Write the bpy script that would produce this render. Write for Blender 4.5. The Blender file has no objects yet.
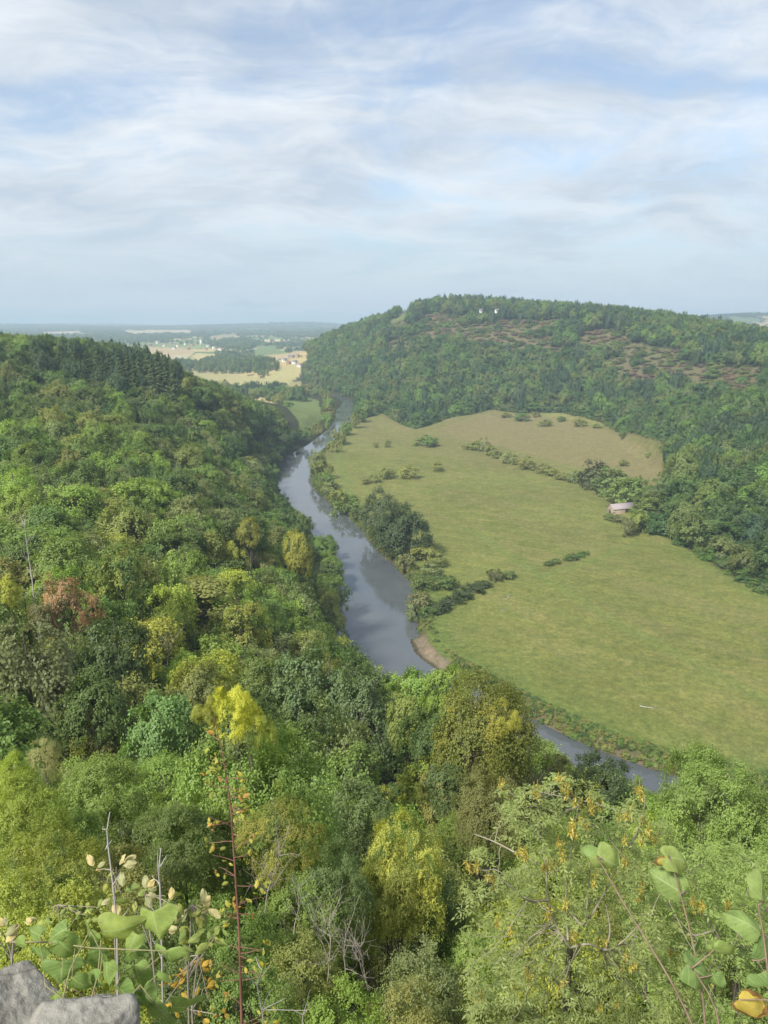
import bpy, math, random
import numpy as np
from mathutils import Vector

random.seed(11)
rng = np.random.default_rng(11)
scene = bpy.context.scene
COL = scene.collection

# ------------------------------------------------------------------ camera geometry (used to survey the valley)
FOC, CX, CY, EYE = 770.0, 384.0, 512.0, 125.0
TH = math.atan(190 / FOC)
CT, ST = math.cos(TH), math.sin(TH)


def P(px, py, d, drop=0.0):
    """world point seen at a photo pixel, d metres ahead; drop lowers it (canopy -> ground)"""
    u, v = (px - CX) / FOC, (CY - py) / FOC
    Y, Z = CT + v * ST, -ST + v * CT
    return (u / Y * d, d, EYE + Z / Y * d - drop)


def G(px, py, z=0.0):
    u, v = (px - CX) / FOC, (CY - py) / FOC
    Y, Z = CT + v * ST, -ST + v * CT
    t = (z - EYE) / Z
    return (u * t, Y * t)


def proj(x, y, z):
    dep = y * CT - (z - EYE) * ST
    up = y * ST + (z - EYE) * CT
    dep = np.where(dep > 0.05, dep, 0.05)
    return CX + FOC * x / dep, CY - FOC * up / dep, dep


def sstep(a, b, x):
    t = np.clip((x - a) / (b - a), 0, 1)
    return t * t * (3 - 2 * t)


def hash2(i, j, s=0):
    n = (i.astype(np.int64) * 374761393 + j.astype(np.int64) * 668265263 + s * 974634777) & 0x7FFFFFFF
    n = ((n ^ (n >> 13)) * 1274126177) & 0x7FFFFFFF
    return ((n ^ (n >> 16)) & 0xFFFFFF) / float(0xFFFFFF)


def vnoise(x, y, s=0):
    i, j = np.floor(x), np.floor(y)
    f, g = x - i, y - j
    f, g = f * f * (3 - 2 * f), g * g * (3 - 2 * g)
    a, b = hash2(i, j, s), hash2(i + 1, j, s)
    c, d = hash2(i, j + 1, s), hash2(i + 1, j + 1, s)
    return (a * (1 - f) + b * f) * (1 - g) + (c * (1 - f) + d * f) * g


def fbm(x, y, s=0, o=4):
    t, a, n = 0, 0.5, 0
    for k in range(o):
        t = t + a * vnoise(x * 2 ** k, y * 2 ** k, s + k)
        n += a
        a *= 0.5
    return t / n


def inpoly(x, y, poly):
    r = np.zeros(np.shape(x), bool)
    n = len(poly)
    for k in range(n):
        x0, y0 = poly[k]
        x1, y1 = poly[(k + 1) % n]
        if y0 == y1:
            continue
        c = (y0 > y) != (y1 > y)
        r ^= c & (x < (x1 - x0) * (y - y0) / (y1 - y0) + x0)
    return r


def dpoly(x, y, pts, closed=True):
    best = np.full(np.shape(x), 1e9)
    n = len(pts)
    for k in range(n if closed else n - 1):
        x0, y0 = pts[k]
        x1, y1 = pts[(k + 1) % n]
        dx, dy = x1 - x0, y1 - y0
        L = dx * dx + dy * dy + 1e-9
        t = np.clip(((x - x0) * dx + (y - y0) * dy) / L, 0, 1)
        d = (x - x0 - t * dx) ** 2 + (y - y0 - t * dy) ** 2
        best = np.minimum(best, d)
    return np.sqrt(best)


def sdpoly(x, y, pts):
    d = dpoly(x, y, pts)
    return np.where(inpoly(x, y, pts), d, -d)


def smooth_line(pts, n=6):
    pts = [np.array(p, float) for p in pts]
    out = []
    for k in range(len(pts) - 1):
        p0, p1, p2, p3 = pts[max(k - 1, 0)], pts[k], pts[k + 1], pts[min(k + 2, len(pts) - 1)]
        for s in range(n):
            t = s / n
            out.append(0.5 * ((2 * p1) + (-p0 + p2) * t + (2 * p0 - 5 * p1 + 4 * p2 - p3) * t * t + (-p0 + 3 * p1 - 3 * p2 + p3) * t ** 3))
    out.append(pts[-1])
    return [tuple(p) for p in out]


# ------------------------------------------------------------------ survey: river, meadow, hills
RB = [(352, 400), (357, 411), (347, 429), (333, 442), (318, 455), (311, 470), (313, 487), (325, 500), (345, 514), (360, 530),
      (374, 548), (392, 565), (408, 582), (414, 600), (416, 621), (419, 645), (430, 661), (452, 675), (488, 696), (529, 718), (584, 745),
      (629, 762), (662, 773), (715, 788), (790, 803)]
LB = [(341, 400), (335, 413), (333, 424), (312, 442), (289, 455), (277, 470), (273, 484), (282, 503), (303, 523), (318, 540),
      (334, 565), (338, 590), (338, 608), (338, 637), (346, 666), (372, 700), (412, 738), (485, 780), (560, 805), (650, 830), (790, 862)]
RBW = smooth_line([(-420, 1560), (-250, 1500), (-120, 1420)] + [G(*p) for p in RB] + [(190, 130), (330, 60)], 5)
LBW = smooth_line([(-430, 1530), (-255, 1470), (-135, 1390)] + [G(*p) for p in LB] + [(165, 105), (310, 30)], 5)
RIVER = RBW + LBW[::-1]
MEADOW_PX = [(372, 417), (384, 414), (400, 424), (416, 430), (450, 418), (490, 412), (520, 414), (560, 418), (598, 426), (622, 434),
             (632, 446), (662, 462), (664, 485), (648, 503), (634, 520), (640, 530), (668, 538), (700, 556), (735, 577), (790, 606), (980, 700)]
MEADOW = [G(p[0], p[1], 3.0) for p in MEADOW_PX] + [(330, 110), (205, 133)] + [p for p in RBW[::-1] if 134 < p[1] < 960 and p[0] < 190]

ctrl = []


def c(px, py, d, drop):
    ctrl.append(P(px, py, d, drop))


for a in [(384, 1000, 20, 8), (100, 1000, 16, 7), (700, 1000, 16, 7), (384, 850, 34, 9), (100, 850, 38, 10), (700, 850, 34, 9),
          (384, 760, 60, 14), (150, 760, 55, 13), (650, 790, 60, 13), (384, 700, 95, 15), (200, 690, 75, 14), (40, 690, 85, 14),
          (560, 770, 105, 14), (300, 650, 140, 14), (200, 620, 130, 13), (100, 600, 125, 13), (0, 600, 120, 13), (-150, 700, 80, 13),
          (100, 500, 220, 14), (0, 500, 220, 14), (200, 500, 260, 14), (285, 545, 290, 12), (-150, 520, 220, 13), (850, 900, 45, 12),
          (310, 610, 225, 12), (0, 430, 330, 14), (100, 430, 350, 14), (180, 440, 400, 14), (240, 470, 480, 14), (0, 380, 460, 15), (60, 390, 450, 15),
          (140, 400, 480, 15), (200, 420, 520, 15), (0, 335, 620, 14), (70, 339, 620, 14), (130, 353, 610, 16), (185, 379, 600, 14), (215, 389, 640, 14),
          (250, 403, 720, 14), (285, 416, 800, 13), (-150, 328, 640, 14), (-300, 330, 600, 14),
          # far bank hill
          (320, 347, 2000, 13), (340, 330, 1900, 13), (380, 316, 1800, 13), (410, 305, 1750, 14), (440, 299, 1700, 14), (480, 301, 1650, 14),
          (520, 306, 1550, 14), (560, 308, 1450, 15), (600, 310, 1350, 16), (650, 315, 1200, 17), (700, 321, 1050, 19), (740, 330, 950, 20),
          (768, 340, 880, 20), (740, 333, 1150, 20), (790, 342, 1100, 20), (850, 345, 800, 20), (950, 345, 750, 20),
          (450, 370, 1190, 11), (450, 340, 1360, 8), (600, 380, 1010, 12), (600, 342, 1170, 9), (700, 470, 490, 14), (700, 400, 640, 14),
          (700, 350, 820, 11), (768, 500, 420, 14), (768, 400, 590, 14), (900, 560, 330, 12), (900, 400, 560, 14), (380, 370, 1260, 12),
          (380, 340, 1480, 9), (320, 372, 1560, 12),
          # distance
          (720, 315, 5000, 8), (768, 313, 5000, 8), (690, 318, 5200, 8), (850, 313, 5000, 8)]:
    c(*a)
for p in [G(390, 690, 1), (60, 205), (100, 180), (140, 160)]:
    ctrl.append((p[0], p[1], 1.5))
for p in LBW[::6]:
    ctrl.append((p[0], p[1], 2.0))
for p in MEADOW[::3] + [G(500, 500, 3), G(600, 600, 3), G(480, 450, 3), G(560, 450, 3), G(700, 650, 3), G(430, 480, 3)]:
    ctrl.append((p[0], p[1], 3.0))
ctrl += [(-300, 950, 55), (-140, 1000, 22), (-60, 960, 6), (-420, 1300, 18), (-200, 1250, 6), (-110, 1100, 4), (-130, 1400, 5), (-230, 1500, 6), (-330, 1800, 9),
         (-500, 1800, 12), (-500, 2250, 13), (-900, 2250, 16), (-200, 2250, 12), (600, 2200, 90), (1000, 1500, 50), (1300, 900, 40), (0, 2400, 60),
         (0, -60, 110), (-80, -60, 100), (80, -60, 100), (0, -400, 60), (-400, -300, 60), (400, -300, 40), (-900, 500, 60), (-1600, 800, 60),
         (1000, 300, 90), (1500, 0, 60)]
for d, z in [(3000, 21), (4500, 38), (7000, 52)]:
    for k in range(-4, 4):
        ctrl.append((k * d * 0.16 - 0.02 * d, d, z + 3 * math.sin(k * 2.1 + d)))
for d, z in [(10000, 88), (13500, 80)]:
    for k in range(-6, 7):
        ctrl.append((k * d * 0.11, d, z + 30 * math.sin(k * 1.7 + d * .001) + 18 * math.sin(k * 4.1)))
for a in [(-13000, 0, 60), (13000, 0, 60), (0, -13000, 60), (-9000, -9000, 60), (9000, -9000, 60), (-9000, 9000, 70), (9000, 9000, 90), (6000, 3000, 80), (-5000, 2500, 30)]:
    ctrl.append(a)
CTRL = np.array(ctrl, float)
_S = 1000.0
EPS2 = (9.0 / _S) ** 2


def _phi(d2):
    return -np.sqrt(d2 + EPS2)


_A = CTRL[:, :2] / _S
_n = len(_A)
_K = _phi(((_A[:, None] - _A[None]) ** 2).sum(-1)) + np.eye(_n) * 0.0012
_M = np.block([[_K, np.ones((_n, 1))], [np.ones((1, _n)), np.zeros((1, 1))]])
_W = np.linalg.solve(_M, np.r_[CTRL[:, 2], 0])


def rbf(x, y):
    x, y = np.asarray(x, float), np.asarray(y, float)
    out = np.empty(x.size)
    xf, yf = x.ravel() / _S, y.ravel() / _S
    for s in range(0, x.size, 20000):
        e = slice(s, s + 20000)
        d2 = (xf[e, None] - _A[None, :, 0]) ** 2 + (yf[e, None] - _A[None, :, 1]) ** 2
        out[e] = _phi(d2) @ _W[:-1] + _W[-1]
    return out.reshape(x.shape)


def masks(x, y):
    near = (y > -150) & (y < 2000) & (np.abs(x) < 700)
    sr = np.full(np.shape(x), -999.0)
    sm = np.full(np.shape(x), -999.0)
    if near.any():
        sr[near] = sdpoly(x[near], y[near], RIVER)
        sm[near] = sdpoly(x[near], y[near], MEADOW)
    return sr, sm


def height(x, y, sr=None, sm=None):
    x, y = np.asarray(x, float), np.asarray(y, float)
    if sr is None:
        sr, sm = masks(x, y)
    z = rbf(x, y)
    z = z + (fbm(x / 40, y / 40, 3) - 0.5) * 5 * sstep(25, 120, np.hypot(x, y)) * (sm < 0)
    z = np.maximum(z, 1.6)
    z = np.where((sm < 0) & (sm > -500), np.minimum(z, 4.0 + (.36 + 1.4 * sstep(430, 300, y) + 1.4 * sstep(60, -60, x)) * np.maximum(-sm, 0)), z)
    fl = 2.6 + (fbm(x / 60, y / 60, 9) - 0.5) * 0.9 + 3.0 * sstep(60, 0, sm) * sstep(700, 900, y)
    w = sstep(-14, 16, sm)
    z = z * (1 - w) + fl * w
    w2 = sstep(30, 6, -sr) * (sr < 0) * (sm < 0)     # low ground along the water
    z = z * (1 - w2) + np.minimum(z, 2.4) * w2
    shore = sstep(0.0, 4.0, -sr)
    z = np.where(sr >= 0, -np.minimum(1.8, 0.25 + 0.35 * sr), -0.25 + (z + 0.25) * shore)
    # the rock terrace the photographer stands on, ending in a broken cliff edge
    edge = 0.95 + 0.5 * (fbm(x * 0.9 + 7, x * 0 + 3.3, 21) - 0.5) + np.clip(np.abs(x) - 6, 0, 30) * -0.35
    w3 = 1 - sstep(0, 1, (y - edge) / (5.0 + 2 * fbm(x / 3, y / 3, 5)))
    w3 = w3 * sstep(-70, -25, y)
    z = z * (1 - w3) + 123.3 * w3
    return z


# ------------------------------------------------------------------ materials
def new_mat(name):
    m = bpy.data.materials.new(name)
    m.use_nodes = True
    nt = m.node_tree
    nt.nodes.clear()
    out = nt.nodes.new('ShaderNodeOutputMaterial')
    return m, nt, out


def N(nt, t, **kw):
    n = nt.nodes.new(t)
    for k, v in kw.items():
        if k in ('inputs',):
            for a, b in v.items():
                n.inputs[a].default_value = b
        else:
            setattr(n, k, v)
    return n


def ramp(nt, fac, stops):
    r = nt.nodes.new('ShaderNodeValToRGB')
    e = r.color_ramp.elements
    while len(e) > 1:
        e.remove(e[-1])
    e[0].position, e[0].color = stops[0][0], (*stops[0][1], 1)
    for p, cc in stops[1:]:
        k = e.new(p)
        k.color = (*cc, 1)
    nt.links.new(fac, r.inputs[0])
    return r.outputs[0]


def mul(nt, a, b):
    n = nt.nodes.new('ShaderNodeMix')
    n.data_type = 'RGBA'
    n.blend_type = 'MULTIPLY'
    n.inputs[0].default_value = 1
    for s, v in ((6, a), (7, b)):
        if isinstance(v, tuple):
            n.inputs[s].default_value = (*v, 1)
        else:
            nt.links.new(v, n.inputs[s])
    return n.outputs[2]


def mixc(nt, f, a, b):
    n = nt.nodes.new('ShaderNodeMix')
    n.data_type = 'RGBA'
    if isinstance(f, float):
        n.inputs[0].default_value = f
    else:
        nt.links.new(f, n.inputs[0])
    for s, v in ((6, a), (7, b)):
        if isinstance(v, tuple):
            n.inputs[s].default_value = (*v, 1)
        else:
            nt.links.new(v, n.inputs[s])
    return n.outputs[2]


def noise(nt, scale, coord=None, detail=4.0, rough=0.6, dist=0.0):
    n = nt.nodes.new('ShaderNodeTexNoise')
    n.inputs['Scale'].default_value = scale
    n.inputs['Detail'].default_value = detail
    n.inputs['Roughness'].default_value = rough
    n.inputs['Distortion'].default_value = dist
    if coord is not None:
        nt.links.new(coord, n.inputs['Vector'])
    return n.outputs['Fac']


def foliage_mat(name, transl=0.45, gloss=0.018, second=None, second_scale=0.35, second_cut=(0.5, 0.62)):
    """leaf: the tree's own tint, varied leaf by leaf, thin enough for light to pass"""
    m, nt, out = new_mat(name)
    at = N(nt, 'ShaderNodeAttribute', attribute_type='INSTANCER', attribute_name='tint')
    sh = N(nt, 'ShaderNodeAttribute', attribute_type='GEOMETRY', attribute_name='shade')
    col = mul(nt, at.outputs['Color'], ramp(nt, sh.outputs['Fac'], [(0, (1.14, 1.10, 1.2)), (.5, (1.48, 1.42, 1.62)), (.85, (1.74, 1.62, 1.7)), (1, (2.1, 1.88, 1.7))]))
    if second:
        tc = N(nt, 'ShaderNodeTexCoord')
        f = noise(nt, second_scale, tc.outputs['Object'], 2.0)
        r = ramp(nt, f, [(second_cut[0], (0, 0, 0)), (second_cut[1], (1, 1, 1))])
        col = mixc(nt, r, col, second)
    dif = N(nt, 'ShaderNodeBsdfDiffuse')
    nt.links.new(col, dif.inputs[0])
    tr = N(nt, 'ShaderNodeBsdfTranslucent')
    nt.links.new(mul(nt, col, (1.25, 1.2, 0.6)), tr.inputs[0])
    mx = N(nt, 'ShaderNodeMixShader')
    mx.inputs[0].default_value = transl
    nt.links.new(dif.outputs[0], mx.inputs[1])
    nt.links.new(tr.outputs[0], mx.inputs[2])
    gl = N(nt, 'ShaderNodeBsdfGlossy')
    gl.inputs['Roughness'].default_value = 0.5
    m2 = N(nt, 'ShaderNodeMixShader')
    m2.inputs[0].default_value = gloss
    nt.links.new(mx.outputs[0], m2.inputs[1])
    nt.links.new(gl.outputs[0], m2.inputs[2])
    nt.links.new(m2.outputs[0], out.inputs[0])
    return m


def plain_mat(name, c1, c2, scale=3.0, rough=0.85, bump=0.0, stretch=None, spec=0.3):
    m, nt, out = new_mat(name)
    tc = N(nt, 'ShaderNodeTexCoord')
    co = tc.outputs['Object']
    if stretch:
        mp = N(nt, 'ShaderNodeMapping')
        mp.inputs['Scale'].default_value = stretch
        nt.links.new(co, mp.inputs[0])
        co = mp.outputs[0]
    f = noise(nt, scale, co)
    b = N(nt, 'ShaderNodeBsdfPrincipled')
    nt.links.new(ramp(nt, f, [(.3, c1), (.7, c2)]), b.inputs['Base Color'])
    b.inputs['Roughness'].default_value = rough
    b.inputs['Specular IOR Level'].default_value = spec
    if bump:
        bp = N(nt, 'ShaderNodeBump')
        bp.inputs['Strength'].default_value = bump
        bp.inputs['Distance'].default_value = 0.03
        nt.links.new(f, bp.inputs['Height'])
        nt.links.new(bp.outputs[0], b.inputs['Normal'])
    nt.links.new(b.outputs[0], out.inputs[0])
    return m


MAT_LEAF = foliage_mat('leaf')
MAT_BARK = plain_mat('bark', (.05, .042, .032), (.15, .13, .10), 2.0, stretch=(6, 6, 1))
MAT_PALEBARK = plain_mat('weathered wood', (.24, .22, .19), (.46, .44, .40), 5.0, stretch=(6, 6, 1))


# ------------------------------------------------------------------ mesh helpers
def mesh_from(name, verts, quads=None, tris=None, mat=None, attrs=None, smooth=False, vattrs=None):
    verts = np.asarray(verts, np.float32)
    me = bpy.data.meshes.new(name)
    nq = 0 if quads is None else len(quads)
    nt_ = 0 if tris is None else len(tris)
    me.vertices.add(len(verts))
    me.vertices.foreach_set('co', verts.ravel())
    loops = np.concatenate([np.asarray(a, np.int32).ravel() for a in (quads, tris) if a is not None and len(a)])
    me.loops.add(len(loops))
    me.loops.foreach_set('vertex_index', loops)
    me.polygons.add(nq + nt_)
    st = np.r_[np.arange(nq) * 4, nq * 4 + np.arange(nt_) * 3].astype(np.int32)
    me.polygons.foreach_set('loop_start', st)
    if smooth:
        me.polygons.foreach_set('use_smooth', np.ones(nq + nt_, bool))
    me.update(calc_edges=True)
    for k, v in (attrs or {}).items():
        v = np.asarray(v, np.float32)
        if v.ndim == 1:
            a = me.attributes.new(k, 'FLOAT', 'FACE')
            a.data.foreach_set('value', v)
    for k, v in (vattrs or {}).items():
        v = np.asarray(v, np.float32)
        a = me.attributes.new(k, 'FLOAT_COLOR', 'POINT')
        a.data.foreach_set('color', np.c_[v, np.ones(len(v))].astype(np.float32).ravel())
    if mat:
        me.materials.append(mat)
    return me


def obj(name, me, parent=None, tint=None, label=None):
    o = bpy.data.objects.new(name, me)
    COL.objects.link(o)
    if parent is not None:
        o.parent = parent
    if tint is not None:
        o['tint'] = [float(t) for t in tint]
    if label:
        o['label'] = label
    return o


def thing(name, label, cat, loc=(0, 0, 0), rz=0.0, sc=(1, 1, 1), group=None, me=None):
    o = bpy.data.objects.new(name, me)
    COL.objects.link(o)
    o.location = loc
    o.rotation_euler = (0, 0, rz)
    o.scale = sc
    o['label'] = label
    o['category'] = cat
    if group:
        o['group'] = group
    return o


def unit(v):
    return v / np.maximum(np.linalg.norm(v, axis=-1, keepdims=True), 1e-9)


def leaf_quads(pos, nrm, size, r, asp=0.55, tang=None, fold=0.12):
    n = len(pos)
    nrm = unit(nrm)
    t = r.normal(size=(n, 3)) if tang is None else tang
    t = unit(t - nrm * (t * nrm).sum(1, keepdims=True))
    b = np.cross(nrm, t)
    s = np.asarray(size).reshape(-1, 1)
    v = np.empty((n, 4, 3))
    v[:, 0] = pos - t * s * .5
    v[:, 1] = pos + b * s * asp * .5 + nrm * s * fold - t * s * 0.06
    v[:, 2] = pos + t * s * .5
    v[:, 3] = pos - b * s * asp * .5 + nrm * s * fold - t * s * 0.06
    q = np.arange(n * 4).reshape(n, 4)
    return v.reshape(-1, 3), q


def tube(path, radii, sides=6):
    path = np.asarray(path, float)
    k = len(path)
    d = np.gradient(path, axis=0)
    d = unit(d)
    ref = np.array([0.31, 0.17, 0.93]) if abs(d[0, 2]) < 0.8 else np.array([0.93, 0.31, 0.17])
    a = unit(np.cross(d, ref[None]))
    b = np.cross(d, a)
    th = np.linspace(0, 2 * np.pi, sides, endpoint=False)
    r = np.asarray(radii, float)[:, None, None]
    ring = path[:, None] + r * (np.cos(th)[None, :, None] * a[:, None] + np.sin(th)[None, :, None] * b[:, None])
    v = ring.reshape(-1, 3)
    q = []
    for i in range(k - 1):
        for j in range(sides):
            j2 = (j + 1) % sides
            q.append((i * sides + j, i * sides + j2, (i + 1) * sides + j2, (i + 1) * sides + j))
    return v, np.array(q, int)


def tubes(parts):
    vs, qs, o = [], [], 0
    for v, q in parts:
        vs.append(v)
        qs.append(q + o)
        o += len(v)
    return np.vstack(vs), np.vstack(qs)


def wiggle(p0, p1, n, amp, r):
    p0, p1 = np.array(p0, float), np.array(p1, float)
    t = np.linspace(0, 1, n)[:, None]
    p = p0 + (p1 - p0) * t
    off = np.cumsum(r.normal(size=(n, 3)), 0) * amp
    return p + (off - off[0]) * t ** 0.7

# ------------------------------------------------------------------ ground sheet
def build_ground():
    fa = np.radians(np.arange(-37, 37.001, 0.125))
    ca = np.radians(np.arange(39, 321.1, 4.0))
    ang = np.r_[fa, ca]
    rr = [0.0]
    r = 0.35
    while r < 110:
        rr.append(r)
        r += 0.3 if r < 12 else max(0.3, r * 0.035)
    while r < 1150:
        rr.append(r)
        r += 1.9
    while r < 14000:
        rr.append(r)
        r *= 1.0125
    rr = np.array(rr[1:])
    A, R = np.meshgrid(ang, rr)
    x, y = R * np.sin(A), R * np.cos(A)
    sr, sm = masks(x, y)
    z = height(x, y, sr, sm)
    px, py, dep = proj(x, y, z)
    cov = np.empty(x.shape + (3,))
    # woodland floor: leaf mould, moss
    n1 = fbm(x / 9, y / 9, 31)[..., None]
    cov[:] = np.array([.035, .030, .017]) * (1 - n1) + np.array([.035, .050, .016]) * n1
    # open country far up the valley: a patchwork of fields
    cell = 210.0
    u = (x * 0.92 + y * 0.25) / cell + 0.25 * fbm(x / 300, y / 300, 2)
    v = (y * 0.75 - x * 0.2) / cell
    ci, cj = np.floor(u), np.floor(v + 0.5 * hash2(np.floor(u), np.floor(u) * 0, 4))
    k = hash2(ci, cj, 7)
    pal = np.array([[.17, .21, .065], [.33, .27, .13], [.12, .17, .05], [.30, .25, .12], [.24, .22, .10], [.15, .19, .06], [.10, .14, .045], [.40, .34, .18]])
    fc = pal[(k * 7.999).astype(int)] * (0.85 + 0.3 * hash2(ci, cj, 12))[..., None]
    wood = woodland(x, y)
    fc = np.where((wood > .5)[..., None], np.array([.035, .05, .02]), fc)
    far = sstep(1150, 1300, y) * (sstep(-60, -140, x - (y - 1500) * 0.02) + sstep(2600, 3000, y)).clip(0, 1)
    far = far * (1 - sstep(0, 1, (x > 150 + 0 * y) * (y < 4300)))
    far = far * ~((px > 301) & (y < 2250))
    cov = cov * (1 - far[..., None]) + fc * far[..., None]
    # heath and bracken on the upper hill
    hm = heath(x, y)[..., None]
    bn = fbm(x / 14, y / 14, 77)[..., None]
    cov = cov * (1 - hm) + (np.array([.135, .100, .058]) * bn + np.array([.090, .105, .045]) * (1 - bn)) * hm
    # surveyed fields
    for pts, c1, d0, d1 in FIELDS:
        m = inpoly(px, py, pts) & (y > d0) & (y < d1)
        cov[m] = c1
    # the meadow
    g1 = fbm(x / 55, y / 55, 41)
    g2 = fbm(x / 6, y / 6, 43)
    g3 = fbm((x * .8 + y * .6) / 10, (y * .8 - x * .6) / 46, 47)
    mead = np.array([.130, .146, .041])[None, None] * (0.80 + 0.40 * g1)[..., None] * (0.84 + 0.32 * g2)[..., None]
    mead = mead * (1 + .045 * np.sin(6.283 * (x * .50 + y * .866) / 6.5) + .03 * np.sin(6.283 * (x * .53 + y * .85) / 15))[..., None]
    dry = np.array([.172, .152, .068])
    up = np.clip(sstep(.46, .66, g3 + 0.5 * (g2 - .5)) * 0.25 + sstep(640, 900, y + 1.1 * x) * .35 + 0.75 * inpoly(px, py, DRY) * (y < 1300) * sstep(.2, .5, g2 + .3 * g3), 0, .92)
    mead = mead * (1 - up[..., None]) + dry * up[..., None]
    # mown paths, brighter and greener
    for pts, w in PATHS:
        dl = dpoly(x, y, [G(*p, 3.0) for p in pts], closed=False)
        f = (sstep(w, w * .3, dl) * 0.55)[..., None]
        mead = mead * (1 - f) + np.array([.120, .160, .042]) * f
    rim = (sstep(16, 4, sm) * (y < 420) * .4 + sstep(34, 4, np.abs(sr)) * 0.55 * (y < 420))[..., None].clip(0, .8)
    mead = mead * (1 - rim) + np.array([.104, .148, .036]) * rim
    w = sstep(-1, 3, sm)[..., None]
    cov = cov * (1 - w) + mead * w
    # river bed, earth banks and the shingle beach
    bk = sstep(5.5, 1.5, np.abs(sr))[..., None] * (y < 1900)[..., None] * (sm > -14)[..., None]
    cov = cov * (1 - bk) + np.array([.070, .066, .036]) * bk
    cov[(sr > 0.8)] = (.06, .055, .035)
    bd = dpoly(x, y, [G(*p) for p in [(419, 641), (424, 652), (433, 660), (444, 667)]], closed=False)
    bm = sstep(2.8, 1.2, bd + 3 * (g2 - .5))[..., None]
    cov = cov * (1 - bm) + np.array([.165, .138, .098]) * bm
    z = np.where((bd < 4) & (sr > -3), np.maximum(z, 0.22 - 0.04 * bd), z)
    bd2 = dpoly(x, y, [G(*p) for p in [(529, 715), (560, 732), (584, 743), (629, 760), (655, 768)]], closed=False)
    b2 = sstep(1.6, .5, bd2)[..., None]
    cov = cov * (1 - b2) + np.array([.12, .10, .062]) * b2
    ck = inpoly(px, py, [(8, 742), (60, 738), (72, 770), (40, 790), (0, 782)]) & (y < 70) & (y > 20)
    cov[ck] = (.13, .095, .06)
    # rock near the camera
    rk = sstep(7, 3, np.hypot(x, y))[..., None]
    cov = cov * (1 - rk) + np.array([.20, .18, .14]) * rk

    nr, na = x.shape
    verts = np.stack([x, y, z], -1).reshape(-1, 3)
    I = np.arange(nr * na).reshape(nr, na)
    a, b = I[:-1, :], I[1:, :]
    q = np.stack([a, np.roll(a, -1, 1), np.roll(b, -1, 1), b], -1).reshape(-1, 4)
    q = q[:, ::-1]
    # hub
    hub = len(verts)
    verts = np.vstack([verts, [[0, 0, 123.3]]])
    t = np.stack([I[0], np.full(na, hub), np.roll(I[0], -1)], -1)
    cv = np.vstack([cov.reshape(-1, 3), [[.2, .18, .14]]])
    m, nt, out = new_mat('ground')
    at = N(nt, 'ShaderNodeAttribute', attribute_type='GEOMETRY', attribute_name='cover')
    tc = N(nt, 'ShaderNodeTexCoord')
    f1 = noise(nt, 1.3, tc.outputs['Object'], 6.0, 0.75)
    f2 = noise(nt, 0.16, tc.outputs['Object'], 5.0, 0.65)
    f3 = noise(nt, 0.42, tc.outputs['Object'], 4.0, 0.7)
    col = mul(nt, at.outputs['Color'], ramp(nt, f1, [(.28, (.60, .64, .6)), (.5, (1, 1, 1)), (.72, (1.4, 1.3, 1.3))]))
    col = mul(nt, col, ramp(nt, f2, [(.3, (.80, .86, .84)), (.7, (1.2, 1.12, 1.12))]))
    col = mul(nt, col, ramp(nt, f3, [(.33, (.74, .78, .76)), (.67, (1.24, 1.18, 1.18))]))
    bs = N(nt, 'ShaderNodeBsdfPrincipled')
    nt.links.new(col, bs.inputs['Base Color'])
    bs.inputs['Roughness'].default_value = 0.95
    bs.inputs['Specular IOR Level'].default_value = 0.08
    bp = N(nt, 'ShaderNodeBump')
    bp.inputs['Strength'].default_value = 0.5
    bp.inputs['Distance'].default_value = 0.25
    nt.links.new(f1, bp.inputs['Height'])
    nt.links.new(bp.outputs[0], bs.inputs['Normal'])
    nt.links.new(bs.outputs[0], out.inputs[0])
    me = mesh_from('ground', verts, q, t, m, smooth=True, vattrs={'cover': cv})
    o = obj('ground', me)
    o['kind'] = 'structure'
    return o


def woodland(x, y):
    """1 where the far country is wooded"""
    w = fbm(x / 420, y / 300, 61) + 0.55 * (fbm(x / 150, y / 70, 62) - .5)
    return sstep(.56, .60, w + 0.05 * sstep(4000, 7000, y))


HEATH_PX = [(395, 318), (440, 312), (500, 320), (560, 318), (640, 326), (700, 338), (768, 346), (768, 362), (720, 362), (660, 372), (600, 352),
            (540, 345), (470, 348), (420, 360), (380, 345)]


def heath(x, y):
    z = rbf(x, y) + 3
    px, py, d = proj(x, y, z)
    m = inpoly(px, py, HEATH_PX) & (y > 500) & (y < 2000)
    n = fbm(x / 60, y / 60, 71)
    return np.where(m, sstep(.29, .42, n), 0.0)


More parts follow.
